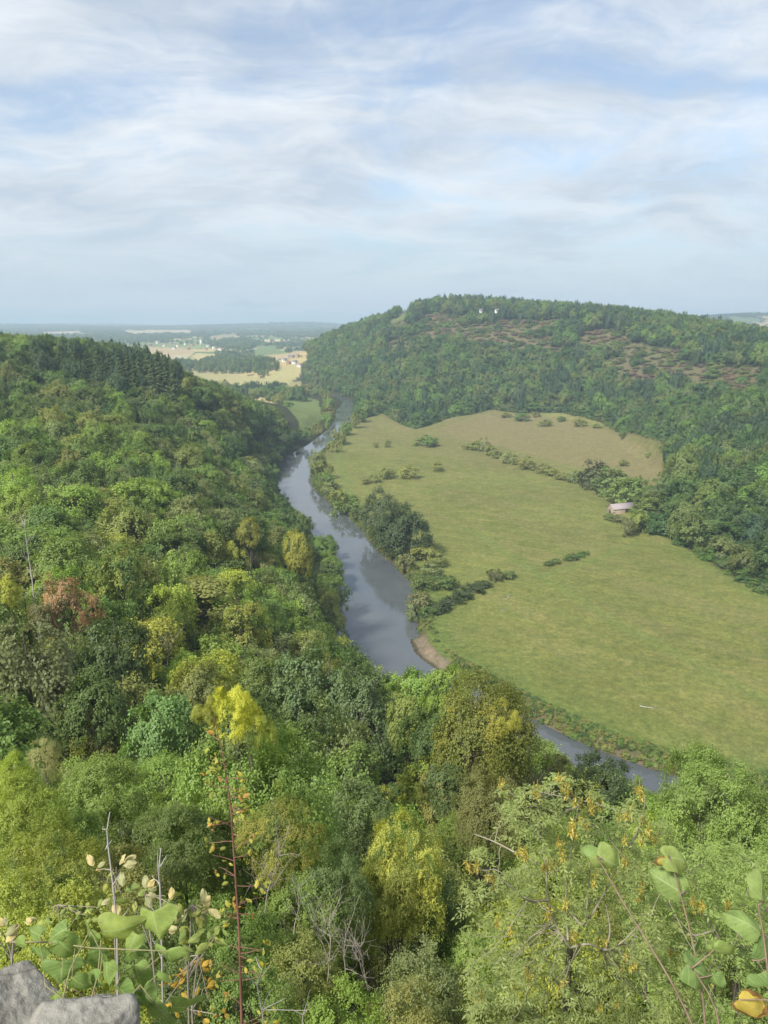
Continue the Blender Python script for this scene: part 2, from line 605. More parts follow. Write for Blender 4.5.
TAN, STUB, PALE, GRN, LGRN = (.26, .22, .11), (.34, .27, .14), (.36, .32, .20), (.12, .17, .055), (.20, .21, .085)
FIELDS = [
    ([(190, 372), (230, 374), (265, 378), (285, 366), (302, 362), (300, 376), (284, 388), (262, 388), (225, 384), (186, 378)], (.29, .27, .125), 1150, 2700),
    ([(118, 349), (150, 347), (196, 349), (192, 356), (160, 359), (120, 354)], STUB, 1500, 4500),
    ([(145, 358), (190, 354), (186, 362), (160, 364)], PALE, 1500, 4500),
    ([(196, 353), (238, 355), (236, 361), (196, 362), (188, 360)], (.36, .31, .15), 1500, 4500),
    ([(246, 360), (306, 350), (308, 355), (250, 364)], STUB, 1500, 4500),
    ([(270, 362), (308, 356), (306, 362), (276, 366)], (.33, .28, .13), 1500, 4500),
    ([(252, 350), (272, 345), (284, 352), (258, 357)], GRN, 1500, 4800),
    ([(280, 398), (300, 396), (318, 400), (322, 416), (315, 434), (300, 437), (298, 420), (286, 406)], (.118, .155, .050), 800, 1500),
    ([(236, 392), (268, 398), (276, 405), (262, 410), (240, 402)], (.36, .30, .16), 1000, 2000),
    ([(40, 332), (80, 331), (84, 334), (44, 336)], PALE, 5000, 9000),
    ([(120, 331), (190, 330), (196, 334), (130, 335)], (.38, .32, .19), 5000, 9000),
    ([(210, 336), (236, 334), (240, 338), (214, 340)], TAN, 4000, 9000),
    ([(400, 312), (412, 306), (408, 318), (396, 322), (384, 326)], (.11, .13, .05), 1300, 2200),
]
DRY = [(440, 428), (490, 412), (560, 418), (622, 434), (664, 462), (664, 490), (636, 480), (600, 470), (560, 462), (500, 446), (455, 438)]
PATHS = [([(345, 478), (352, 505), (372, 520)], 5), ([(470, 528), (500, 548), (545, 578), (600, 612), (680, 655), (768, 700)], 5.0),
         ([(548, 574), (590, 560), (640, 540)], 3.5), ([(420, 492), (470, 484), (520, 478), (580, 468)], 3.5), ([(345, 432), (338, 455), (345, 480)], 7),
         ([(420, 622), (440, 655), (480, 680), (540, 712), (640, 752)], 7)]


# ------------------------------------------------------------------ river
def build_river():
    n = len(RBW)
    l = np.array(LBW)
    rgt = np.array(RBW)
    ts = np.linspace(0, 1, 160)

    def res(a):
        d = np.r_[0, np.cumsum(np.linalg.norm(np.diff(a, axis=0), axis=1))]
        return np.c_[np.interp(ts * d[-1], d, a[:, 0]), np.interp(ts * d[-1], d, a[:, 1])]
    l, rgt = res(l), res(rgt)
    mid = (l + rgt) / 2
    l = mid + (l - mid) * 1.25
    rgt = mid + (rgt - mid) * 1.25
    v = np.vstack([np.c_[l, np.zeros(160)], np.c_[rgt, np.zeros(160)]])
    q = [(i, i + 160, i + 161, i + 1) for i in range(159)]
    m, nt, out = new_mat('river water')
    tc = N(nt, 'ShaderNodeTexCoord')
    bs = N(nt, 'ShaderNodeBsdfPrincipled')
    f = noise(nt, 0.05, tc.outputs['Object'], 3.0)
    nt.links.new(ramp(nt, f, [(.35, (.070, .080, .088)), (.7, (.088, .097, .103))]), bs.inputs['Base Color'])
    bs.inputs['IOR'].default_value = 1.48
    rf = noise(nt, 0.045, tc.outputs['Object'], 4.0, 0.6, 0.8)
    mr = N(nt, 'ShaderNodeMapRange', inputs={1: .4, 2: .65, 3: .02, 4: .09})
    nt.links.new(rf, mr.inputs[0])
    nt.links.new(mr.outputs[0], bs.inputs['Roughness'])
    w = noise(nt, 0.9, tc.outputs['Object'], 4.0, 0.6)
    bp = N(nt, 'ShaderNodeBump')
    bp.inputs['Strength'].default_value = 0.06
    bp.inputs['Distance'].default_value = 0.08
    nt.links.new(w, bp.inputs['Height'])
    nt.links.new(bp.outputs[0], bs.inputs['Normal'])
    nt.links.new(bs.outputs[0], out.inputs[0])
    o = obj('river', mesh_from('river', v, q, None, m))
    o['kind'] = 'structure'


# ------------------------------------------------------------------ light, sky, air, camera
SUN_EL, SUN_AZ = 45.0, 218.0     # azimuth clockwise from +Y (the view direction)


def build_light():
    L = bpy.data.lights.new('sun', 'SUN')
    L.energy = 3.2
    L.angle = math.radians(8)
    L.color = (1.0, .95, .86)
    o = bpy.data.objects.new('sun', L)
    COL.objects.link(o)
    az, el = math.radians(SUN_AZ), math.radians(SUN_EL)
    d = Vector((math.sin(az) * math.cos(el), math.cos(az) * math.cos(el), math.sin(el)))
    o.rotation_euler = d.to_track_quat('Z', 'Y').to_euler()
    o.location = (0, -50, 400)

    w = bpy.data.worlds.new('World')
    scene.world = w
    w.use_nodes = True
    nt = w.node_tree
    nt.nodes.clear()
    out = nt.nodes.new('ShaderNodeOutputWorld')
    bg = nt.nodes.new('ShaderNodeBackground')
    sky = N(nt, 'ShaderNodeTexSky', sky_type='NISHITA', sun_disc=False)
    sky.sun_elevation = el
    sky.sun_rotation = az
    sky.air_density = 1.0
    sky.dust_density = 0.8
    sky.altitude = 120
    # thin high cloud: noise on a flat layer high above, stretched into streaks
    tc = N(nt, 'ShaderNodeTexCoord')
    sx = N(nt, 'ShaderNodeSeparateXYZ')
    nt.links.new(tc.outputs['Generated'], sx.inputs[0])
    zz = N(nt, 'ShaderNodeMath', operation='MAXIMUM')
    zz.inputs[1].default_value = 0.0
    nt.links.new(sx.outputs[2], zz.inputs[0])
    za = N(nt, 'ShaderNodeMath', operation='ADD')
    za.inputs[1].default_value = 0.30
    nt.links.new(zz.outputs[0], za.inputs[0])
    dx = N(nt, 'ShaderNodeMath', operation='DIVIDE')
    dy = N(nt, 'ShaderNodeMath', operation='DIVIDE')
    for a, s in ((dx, 0), (dy, 1)):
        nt.links.new(sx.outputs[s], a.inputs[0])
        nt.links.new(za.outputs[0], a.inputs[1])
    cb = N(nt, 'ShaderNodeCombineXYZ')
    nt.links.new(dx.outputs[0], cb.inputs[0])
    nt.links.new(dy.outputs[0], cb.inputs[1])

    def mapped(rot, sc, loc=(0, 0, 0)):
        mp = N(nt, 'ShaderNodeMapping')
        mp.inputs['Rotation'].default_value = (0, 0, math.radians(rot))
        mp.inputs['Scale'].default_value = sc
        mp.inputs['Location'].default_value = loc
        nt.links.new(cb.outputs[0], mp.inputs[0])
        return mp.outputs[0]

    # wind-drawn warp gives the sheets curled, combed edges
    wn = nt.nodes.new('ShaderNodeTexNoise')
    wn.inputs['Scale'].default_value = 1.6
    wn.inputs['Detail'].default_value = 4
    nt.links.new(cb.outputs[0], wn.inputs['Vector'])
    wv = N(nt, 'ShaderNodeVectorMath', operation='MULTIPLY_ADD')
    wv.inputs[1].default_value = (.42, .42, 0)
    nt.links.new(wn.outputs['Color'], wv.inputs[0])
    nt.links.new(cb.outputs[0], wv.inputs[2])

    def warped(rot, sc, loc=(0, 0, 0)):
        mp = N(nt, 'ShaderNodeMapping')
        mp.inputs['Rotation'].default_value = (0, 0, math.radians(rot))
        mp.inputs['Scale'].default_value = sc
        mp.inputs['Location'].default_value = loc
        nt.links.new(wv.outputs[0], mp.inputs[0])
        return mp.outputs[0]

    def acc(prev, f, k):
        n = N(nt, 'ShaderNodeMath', operation='MULTIPLY_ADD')
        n.inputs[1].default_value = k
        nt.links.new(f, n.inputs[0])
        if prev is None:
            n.inputs[2].default_value = 0
        else:
            nt.links.new(prev, n.inputs[2])
        return n.outputs[0]

    big = noise(nt, 1.5, warped(-30, (0.9, 1.3, 1), SEED_A), 8.0, 0.55, 0.2)
    streak = noise(nt, 3.4, warped(-52, (0.55, 2.2, 1), (0.4, 5.1, 0)), 9.0, 0.60, 0.3)
    wisp = noise(nt, 6.5, warped(25, (1.0, 0.75, 1), (3.1, 1.1, 0)), 9.0, 0.62, 0.4)
    a1 = acc(acc(acc(None, big, 1.0), streak, .62), wisp, .52)
    mr = N(nt, 'ShaderNodeMapRange', interpolation_type='SMOOTHSTEP', inputs={1: .76, 2: 1.22, 3: 0.22, 4: 0.97})
    nt.links.new(a1, mr.inputs[0])
    # darker bellies of the thicker sheets
    thick = noise(nt, 2.6, warped(-30, (0.8, 1.5, 1), (7.7, 2.2, 0)), 7.0, 0.58, 0.3)
    ccol = ramp(nt, thick, [(.38, CLOUD_LO), (.62, CLOUD_HI)])
    sk = mul(nt, sky.outputs[0], (SKYS, SKYS, SKYS))
    col = mixc(nt, mr.outputs[0], sk, ccol)
    # low in the sky the sheets merge into an even blue-grey layer
    lowf = N(nt, 'ShaderNodeMapRange', interpolation_type='SMOOTHSTEP', inputs={1: .0, 2: .20, 3: .90, 4: 0.0})
    nt.links.new(zz.outputs[0], lowf.inputs[0])
    lowc = ramp(nt, a1, [(.75, LOW_A), (1.0, LOW_B)])
    col = mixc(nt, lowf.outputs[0], col, lowc)
    nt.links.new(col, bg.inputs[0])
    bg.inputs[1].default_value = 0.084
    nt.links.new(bg.outputs[0], out.inputs[0])


CLOUD_LO, CLOUD_HI = (3.15, 3.6, 4.15), (4.7, 4.95, 5.2)
SKYS = 0.88
SEED_A = (2.3, 0.7, 0)
LOW_A, LOW_B = (2.25, 3.05, 3.8), (3.05, 3.7, 4.25)


def build_air():
    x0, x1, y0, y1, z0, z1 = -14300, 14300, -14300, 14300, -6, TOP
    v = [(x, y, z) for z in (z0, z1) for y in (y0, y1) for x in (x0, x1)]
    q = [(0, 2, 3, 1), (4, 5, 7, 6), (0, 1, 5, 4), (2, 6, 7, 3), (0, 4, 6, 2), (1, 3, 7, 5)]
    m, nt, out = new_mat('haze')
    pv = N(nt, 'ShaderNodeVolumePrincipled')
    pv.inputs['Color'].default_value = (.48, .615, .77, 1)
    pv.inputs['Density'].default_value = HAZE
    pv.inputs['Anisotropy'].default_value = 0.0
    nt.links.new(pv.outputs[0], out.inputs['Volume'])
    o = obj('haze', mesh_from('haze', v, q, None, m))
    o['kind'] = 'stuff'


TOP = 208
HAZE = 1.55e-4


def build_camera():
    cam = bpy.data.cameras.new('camera')
    cam.sensor_fit = 'AUTO'
    cam.sensor_width = 36.0
    cam.lens = FOC * 36.0 / 1024
    cam.clip_start = 0.05
    cam.clip_end = 60000
    o = bpy.data.objects.new('camera', cam)
    COL.objects.link(o)
    o.location = (0, 0, EYE)
    o.rotation_euler = (math.pi / 2 - TH, 0, 0)
    scene.camera = o


def settings():
    scene.render.engine = 'CYCLES'
    cy = scene.cycles
    cy.max_bounces = 6
    cy.diffuse_bounces = 5
    cy.glossy_bounces = 3
    cy.transmission_bounces = 2
    cy.volume_bounces = 1
    cy.transparent_max_bounces = 6
    cy.use_denoising = True
    cy.caustics_reflective = False
    cy.caustics_refractive = False
    cy.sample_clamp_indirect = 6
    vs = scene.view_settings
    vs.view_transform = 'Standard'
    vs.look = 'None'
    vs.gamma = 1
    vs.exposure = EXPO
    vs.use_curve_mapping = False


EXPO = 1.18

# ------------------------------------------------------------------ trees
def lobes_for(shape, H, r):
    """the tree's big boughs as overlapping balls: (centre, radius)"""
    out = []

    def shell(cen, rad, n, lr, zlo=-.55, inner=.35):
        cen, rad = np.array(cen), np.array(rad)
        k = 0
        while k < n:
            d = unit(r.normal(size=3))
            if d[2] < zlo:
                continue
            f = (.62 + .38 * r.random()) if r.random() > inner else .2 + .4 * r.random()
            out.append((cen + d * rad * f * .82, np.mean(rad) * lr * (.7 + .65 * r.random())))
            k += 1
    if shape == 'round':
        shell((0, 0, .60 * H), (.33 * H, .33 * H, .36 * H), 42, .34)
    elif shape == 'tall':
        shell((0, 0, .56 * H), (.22 * H, .22 * H, .42 * H), 44, .36, -.9)
    elif shape == 'spread':
        shell((0, 0, .63 * H), (.44 * H, .42 * H, .28 * H), 52, .29)
        shell((.05 * H, 0, .45 * H), (.3 * H, .3 * H, .2 * H), 14, .32)
    elif shape == 'multi':
        for k in range(4):
            a = k * 1.7 + r.random()
            shell((math.cos(a) * .2 * H, math.sin(a) * .2 * H, (.5 + .17 * r.random()) * H), (.19 * H, .19 * H, .29 * H), 15, .42, -.7)
    elif shape == 'airy':
        for k in range(7):
            a = k * 2.4 + r.random()
            q = .08 + .25 * r.random()
            shell((math.cos(a) * q * H, math.sin(a) * q * H, (.5 + .3 * r.random()) * H), (.13 * H, .13 * H, .2 * H), 7, .5, -.9)
    elif shape == 'column':
        shell((0, 0, .5 * H), (.13 * H, .13 * H, .48 * H), 40, .36, -1)
    elif shape == 'bush':
        shell((0, 0, .40 * H), (.52 * H, .48 * H, .52 * H), 40, .33, -.75)
    return out


def broadleaf(name, seed, shape, H, n, leaf, twig=1.0, per=9, asp=.55, droop=.25, gap=.0, tuft=9):
    up = .1 if shape == 'bush' else .30
    """crown of leafy twigs set on the outside of the boughs"""
    r = np.random.default_rng(seed)
    lb = lobes_for(shape, H, r)
    C = np.array([a for a, b in lb])
    R = np.array([b for a, b in lb])
    core = np.array([0, 0, (.5 if shape != 'bush' else .2) * H])
    nt_ = n // per
    nc = max(60, nt_ // tuft)
    cpick = r.choice(len(lb), nc, p=R ** 2 / (R ** 2).sum())
    cd = unit(r.normal(size=(nc, 3)) + .75 * unit(C[cpick] - core) + np.array([0, 0, up]))
    csh = r.normal(size=nc) * .07
    ci = r.integers(0, nc, nt_ * 2)
    pick = cpick[ci]
    d = unit(cd[ci] + r.normal(size=(nt_ * 2, 3)) * .20)
    o = C[pick] + d * R[pick, None] * (.62 + .42 * r.random((nt_ * 2, 1)) ** .6) * (.88 + .24 * r.random(nc))[ci][:, None]
    dd = np.linalg.norm(o[:, None] - C[None], axis=2) / R[None]
    dd[np.arange(len(o)), pick] = 9
    keep = (dd.min(1) > .62)
    keep &= r.random(len(o)) > gap
    o, d, pick, ci = o[keep][:nt_], d[keep][:nt_], pick[keep][:nt_], ci[keep][:nt_]
    m = len(o)
    side = unit(r.normal(size=(m, 3)))
    tdir = unit(d * .8 + side * .7 + np.array([0, 0, .1]))
    L = twig * (.6 + .8 * r.random(m))
    s = np.linspace(.05, 1, per)[None, :, None]
    p = o[:, None] + tdir[:, None] * s * L[:, None, None] * 1.0
    p[..., 2] -= droop * (s[..., 0] ** 2) * L[:, None]
    p += r.normal(size=p.shape) * leaf * .45
    oc = unit(o - np.array([0, 0, C[:, 2].mean() - .12 * H]))
    nn = unit((unit(d) * .5 + oc * .55)[:, None] + np.array([0, 0, .22]) + r.normal(size=p.shape) * .36)
    tg = tdir[:, None] * .7 + r.normal(size=p.shape) * .7
    lobe_sh = r.normal(size=len(lb)) * .10
    sh = .45 + (lobe_sh[pick] + csh[ci])[:, None] + .06 * r.normal(size=(m, 1)) + .085 * r.normal(size=(m, per))
    v, q = leaf_quads(p.reshape(-1, 3), nn.reshape(-1, 3), (leaf * (.7 + .6 * r.random((m, per)))).ravel(), r, asp, tg.reshape(-1, 3))
    me = mesh_from(name, v, q, None, MAT_LEAF, {'shade': sh.ravel().clip(0, 1)})
    return me, lb


def trunk_mesh(name, seed, H, lb, rad=None, limbs=9, mat=None, sides=7, lean=0.03, zfork=.3):
    r = np.random.default_rng(seed + 900)
    rad = rad or H * .018
    top = np.array([r.normal() * lean * H, r.normal() * lean * H, H * .86])
    path = wiggle((0, 0, -1.2), top, 8, H * .006, r)
    parts = [tube(path, np.linspace(rad * 1.25, rad * .25, 8), sides)]
    order = np.argsort([-b for a, b in lb])[:limbs * 2]
    r.shuffle(order)
    for k in order[:limbs]:
        c = np.array(lb[k][0])
        z0 = max(zfork * H, c[2] - (.5 + .2 * r.random()) * np.hypot(c[0], c[1]) - .12 * H)
        z0 = min(z0, .8 * H)
        i = np.interp(z0, path[:, 2], np.arange(8))
        s = path[int(i)] * (1 - i % 1) + path[min(int(i) + 1, 7)] * (i % 1)
        pp = wiggle(s, c, 6, H * .008, r)
        rb = rad * .55 * (1 - .5 * z0 / H)
        parts.append(tube(pp, np.linspace(rb, rb * .2, 6), 5))
        for g in range(2):
            e = c + r.normal(size=3) * lb[k][1] * .7
            parts.append(tube(wiggle(pp[3], e, 4, H * .008, r), np.linspace(rb * .35, rb * .08, 4), 4))
    v, q = tubes(parts)
    return mesh_from(name, v, q, None, mat or MAT_BARK, smooth=True)


def conifer(name, seed, H, whorls, per, leaf, width=.19):
    r = np.random.default_rng(seed)
    pos, nn, tg, sz, sh = [], [], [], [], []
    for k in range(whorls):
        f = k / (whorls - 1)
        z = H * (.10 + .88 * f)
        R = H * width * (1 - f) ** .8 * (.85 + .3 * r.random()) + .15
        nb = int(9 - 4 * f)
        for b in range(nb):
            a = r.random() * 6.28
            L = R * (.7 + .45 * r.random())
            t = r.random(per) ** .7
            lat = r.normal(size=per) * .14 * L * t
            x = np.cos(a) * L * t - np.sin(a) * lat
            y = np.sin(a) * L * t + np.cos(a) * lat
            zz = z - .32 * L * t + .16 * L * t ** 3 + r.normal(size=per) * .05
            pos.append(np.c_[x, y, zz])
            nn.append(np.c_[np.cos(a) * .5 + r.normal(size=per) * .35, np.sin(a) * .5 + r.normal(size=per) * .35, np.full(per, .75)])
            tg.append(np.tile([np.cos(a), np.sin(a), -.35], (per, 1)) + r.normal(size=(per, 3)) * .25)
            sz.append(leaf * (.7 + .6 * r.random(per)))
            sh.append(.38 + .12 * r.normal() + .12 * r.normal(size=per) + .1 * t)
    v, q = leaf_quads(np.vstack(pos), np.vstack(nn), np.concatenate(sz), r, .42, np.vstack(tg))
    return mesh_from(name, v, q, None, MAT_LEAF, {'shade': np.concatenate(sh).clip(0, 1)})


def pole_mesh(name, H, rad, mat=None):
    v, q = tube([(0, 0, -1.5), (0, 0, H * .5), (0.05, 0, H * .95)], [rad, rad * .6, rad * .1], 6)
    return mesh_from(name, v, q, None, mat or MAT_BARK, smooth=True)


# prototype crowns at true size; each kind in three fineness levels for near, middle and far trees
HP = 14.0
PROTO = {'far': [], 'mid': [], 'near': []}
SHAPES = ['round', 'tall', 'spread', 'multi', 'round', 'airy', 'multi', 'spread']
WID = {'round': .70, 'tall': .50, 'spread': .86, 'multi': .74, 'airy': .72, 'column': .30, 'bush': 1.1}


def build_protos():
    for k, s in enumerate(SHAPES):
        sd = 100 + 13 * k
        me, lb = broadleaf('far crown', sd, s, HP, 4200, .50, 1.0, 6, .75, tuft=7)
        PROTO['far'].append((s, me, trunk_mesh('far trunk', sd, HP, lb, limbs=4, sides=5)))
        me, lb = broadleaf('mid crown', sd, s, HP, 10500, .34, 1.0, 8, .62, gap=.05)
        PROTO['mid'].append((s, me, trunk_mesh('mid trunk', sd, HP, lb)))
        me, lb = broadleaf('near crown', sd + 1, s, HP, 40000, .175, .85, 9, .55, gap=.08, tuft=12)
        PROTO['near'].append((s, me, trunk_mesh('near trunk', sd + 1, HP, lb, limbs=14)))
    for k in range(2):
        PROTO['far'].append(('conifer', conifer('far conifer', 300 + k, 18, 26, 9, .95), pole_mesh('conifer trunk', 18, .22)))
        PROTO['mid'].append(('conifer', conifer('mid conifer', 310 + k, 18, 40, 26, .5), PROTO['far'][-1][2]))
    for k in range(3):
        me, lb = broadleaf('far bush', 400 + k, 'bush', 4.0, 1500, .34, .6, 6, .7)
        PROTO['far'].append(('bush', me, trunk_mesh('bush stems', 400 + k, 4.0, lb, rad=.06, limbs=8, zfork=.05)))
        me, lb = broadleaf('near bush', 410 + k, 'bush', 4.0, 15000, .105, .5, 8, .55, tuft=12)
        PROTO['near'].append(('bush', me, trunk_mesh('bush stems', 410 + k, 4.0, lb, rad=.05, limbs=12, zfork=.05)))


def proto_index(level, shape):
    return [k for k, p in enumerate(PROTO[level]) if p[0] == shape]


HSRC = {'conifer': 18.0, 'bush': 4.0}
PAL = {
    'dark green': (.100, .158, .042), 'deep green': (.082, .132, .040), 'mid green': (.140, .212, .046), 'fresh green': (.185, .270, .052), 'olive green': (.185, .212, .056),
    'grey green': (.175, .212, .076), 'yellow green': (.270, .315, .052), 'golden yellow': (.50, .44, .05), 'rust brown': (.33, .225, .115), 'lime green': (.280, .360, .062),
    'bronze green': (.195, .205, .060), 'bluish green': (.082, .130, .055), 'tan': (.30, .24, .12), 'reddish brown': (.27, .185, .125)}
RECORD = []       # every single tree and bush, for the labels


ZR = {}
TALLNESS = {'round': 1.25, 'tall': 2.1, 'spread': 1.0, 'multi': 1.3, 'airy': 1.35, 'column': 4, 'bush': 1.3, 'conifer': 9}


def crown_fit(cm, shape, h, width, h0):
    """vertical scale and lift of a crown so that its top is at h and it is no taller than its kind grows"""
    if cm.name not in ZR:
        co = np.empty(len(cm.vertices) * 3, np.float32)
        cm.vertices.foreach_get('co', co)
        z = co[2::3]
        ZR[cm.name] = (float(np.percentile(z, .5)), float(np.percentile(z, 99.8)))
    lo, hi = ZR[cm.name]
    ext = min(h * (.98 if shape != 'bush' else 1.05), width * TALLNESS[shape] * (1.6 if cm.name.startswith('far') else 1))
    sz = ext / (hi - lo)
    return sz, h - hi * sz


def plant(kind, cat, x, y, ztop, width, level, shape, tone, rz=None, group=None, label=None, zb=None, var=None, jit=.06):
    """one tree or bush: an Empty at its foot with its crown and trunk"""
    zb = float(height(np.array([x]), np.array([y]))[0]) if zb is None else zb
    ids = proto_index(level, shape)
    i = ids[(var if var is not None else random.randrange(99)) % len(ids)]
    s, cm, tm = PROTO[level][i]
    h0 = HSRC.get(shape, HP)
    h = max(ztop - zb, .6)
    w0 = h0 * (WID.get(shape, .40))
    if shape == 'conifer':
        w0 = h0 * .38
    sx = width / w0
    root = thing(kind, label or '', cat, (x, y, zb), rz if rz is not None else random.random() * 6.28, (1, 1, 1), group)
    sz, off = crown_fit(cm, shape, h, width, h0)
    t = PAL[tone] if isinstance(tone, str) else tone
    if isinstance(t, tuple) and tone not in ('rust brown', 'tan', 'reddish brown') and t[2] < .09:
        t = (min(t[0], .90 * t[1]), t[1], t[2])
    if not isinstance(tone, str) or tone not in ('rust brown', 'tan', 'reddish brown'):
        t = (max(t[0], .66 * t[1]), t[1], min(t[2], .36 * t[1]))
    j = np.array([1 + jit * random.uniform(-1, 1) for _ in range(3)]) * (1 + random.uniform(-.12, .12))
    cr = obj('crown', cm, root, np.array(t) * j)
    cr.scale = (sx, sx, sz)
    cr.location = (0, 0, off)
    tk = obj('trunk' if cat != 'bush' else 'stems', tm, root)
    tk.scale = (sx, sx, (sz * h0 + off) / h0 * .98)
    px, py, dep = proj(np.array([x]), np.array([y]), np.array([ztop - h * .35]))
    RECORD.append(dict(o=root, px=float(px[0]), py=float(py[0]), d=float(dep[0]), tone=tone if isinstance(tone, str) else None, shape=shape, h=h, w=width, pw=FOC * width / float(dep[0]), cat=cat, set=bool(label)))
    return root


def at(kind, cat, px, py, d, wpx, level, shape, tone, **kw):
    """place a plant whose top the photo shows at px, py and which stands d metres ahead"""
    x, y, zt = P(px, py, d)
    dep = y * CT - (zt - EYE) * ST
    return plant(kind, cat, x, y, zt, wpx * dep / FOC, level, shape, tone, **kw)


def foot(kind, cat, px, py, wpx, hpx, level, shape, tone, z=2.8, **kw):
    """place a plant whose foot the photo shows at px, py on the valley floor"""
    x, y = G(px, py, z)
    dep = y * CT - (z - EYE) * ST
    if cat == 'bush':
        wpx, hpx = wpx * 1.22, hpx * random.uniform(.9, 1.2)
    return plant(kind, cat, x, y, z + hpx * dep / FOC * 1.06, wpx * dep / FOC, level, shape, tone, **kw)


def scatter(name, pts, rot, scl, idx, tint, meshes):
    """a mass nobody could count, drawn with geometry nodes from a few crown meshes"""
    n = len(pts)
    me = bpy.data.meshes.new(name)
    me.vertices.add(n)
    me.vertices.foreach_set('co', np.asarray(pts, np.float32).ravel())
    for nm, ty, val, key in (('rot', 'FLOAT_VECTOR', np.c_[np.zeros(n), np.zeros(n), rot], 'vector'), ('scl', 'FLOAT_VECTOR', scl, 'vector'), ('kind_index', 'INT', idx, 'value'),
                             ('tint', 'FLOAT_VECTOR', tint, 'vector')):
        a = me.attributes.new(nm, ty, 'POINT')
        a.data.foreach_set(key, np.asarray(val, np.int32 if ty == 'INT' else np.float32).ravel())
    o = bpy.data.objects.new(name, me)
    COL.objects.link(o)
    ng = bpy.data.node_groups.new(name, 'GeometryNodeTree')
    ng.interface.new_socket('Geometry', in_out='INPUT', socket_type='NodeSocketGeometry')
    ng.interface.new_socket('Geometry', in_out='OUTPUT', socket_type='NodeSocketGeometry')
    gi, go = ng.nodes.new('NodeGroupInput'), ng.nodes.new('NodeGroupOutput')
    jn = ng.nodes.new('GeometryNodeJoinGeometry')

    def named(nm, ty):
        k = ng.nodes.new('GeometryNodeInputNamedAttribute')
        k.data_type = ty
        k.inputs[0].default_value = nm
        return next(s for s in k.outputs if s.enabled)
    ar, asc, ai = named('rot', 'FLOAT_VECTOR'), named('scl', 'FLOAT_VECTOR'), named('kind_index', 'INT')
    for k, src in enumerate(meshes):
        oi = ng.nodes.new('GeometryNodeObjectInfo')
        oi.transform_space = 'ORIGINAL'
        oi.inputs['Object'].default_value = src
        oi.inputs['As Instance'].default_value = False
        ip = ng.nodes.new('GeometryNodeInstanceOnPoints')
        cp = ng.nodes.new('FunctionNodeCompare')
        cp.data_type = 'INT'
        cp.operation = 'EQUAL'
        ng.links.new(ai, cp.inputs[2])
        cp.inputs[3].default_value = k
        ng.links.new(gi.outputs[0], ip.inputs['Points'])
        ng.links.new(cp.outputs[0], ip.inputs['Selection'])
        ng.links.new(oi.outputs['Geometry'], ip.inputs['Instance'])
        e2r = ng.nodes.new('FunctionNodeEulerToRotation')
        ng.links.new(ar, e2r.inputs[0])
        ng.links.new(e2r.outputs[0], ip.inputs['Rotation'])
        ng.links.new(asc, ip.inputs['Scale'])
        ng.links.new(ip.outputs[0], jn.inputs[0])
    ng.links.new(jn.outputs[0], go.inputs[0])
    md = o.modifiers.new('scatter', 'NODES')
    md.node_group = ng
    o['kind'] = 'stuff'
    return o


def source_objects(level, n):
    """crowns of real trees of each kind, whose meshes the masses share"""
    out = []
    for k in range(n):
        me = PROTO[level][k][1]
        out.append(next((o for o in bpy.data.objects if o.data == me), None))
    return out


HG = {}


def ground_lookup(x, y):
    if 'z' not in HG:
        gx, gy = np.meshgrid(np.arange(-700, 1201, 8.0), np.arange(0, 2401, 8.0))
        HG['z'] = height(gx, gy)
    i, j = np.round((x + 700) / 8).astype(int), np.round(y / 8).astype(int)
    ok = (i >= 0) & (i < HG['z'].shape[1]) & (j >= 0) & (j < HG['z'].shape[0])
    out = np.empty(len(x))
    out[ok] = HG['z'][j[ok], i[ok]]
    if (~ok).any():
        out[~ok] = rbf(x[~ok], y[~ok])
    return out


def visible_from_camera(x, y, ztop, margin=6.0):
    ok = np.ones(len(x), bool)
    for t in np.linspace(.06, .97, 44):
        g = ground_lookup(x * t, y * t)
        ray = EYE + (ztop - EYE) * t
        ok &= (g - margin < ray) | (y * t < 25)
    return ok


def jgrid(x0, x1, y0, y1, s, r, j=.42):
    gx, gy = np.meshgrid(np.arange(x0, x1, s), np.arange(y0, y1, s * .88))
    gx = gx + (np.arange(gx.shape[0]) % 2)[:, None] * s * .5
    return (gx + r.uniform(-j, j, gx.shape) * s).ravel(), (gy + r.uniform(-j, j, gy.shape) * s).ravel()


SLOPE_PX = [(-80, 300), (0, 332), (70, 334), (130, 345), (165, 352), (188, 372), (215, 382), (252, 397), (285, 411), (312, 428), (300, 452), (284, 470), (276, 486), (290, 506),
            (312, 522), (335, 543), (350, 565), (355, 582), (354, 640), (362, 664), (385, 668), (430, 666), (470, 676), (505, 690), (530, 722), (556, 752), (600, 763), (632, 781),
            (658, 800), (676, 778), (702, 758), (768, 762), (850, 770), (850, 1200), (-80, 1200)]

# ------------------------------------------------------------------ the woods
GT = 'trees on the wooded slope'
LAND = []     # landmarks that labels refer to: (phrase, px, py)


def mark(phrase, px, py):
    LAND.append((phrase, px, py))


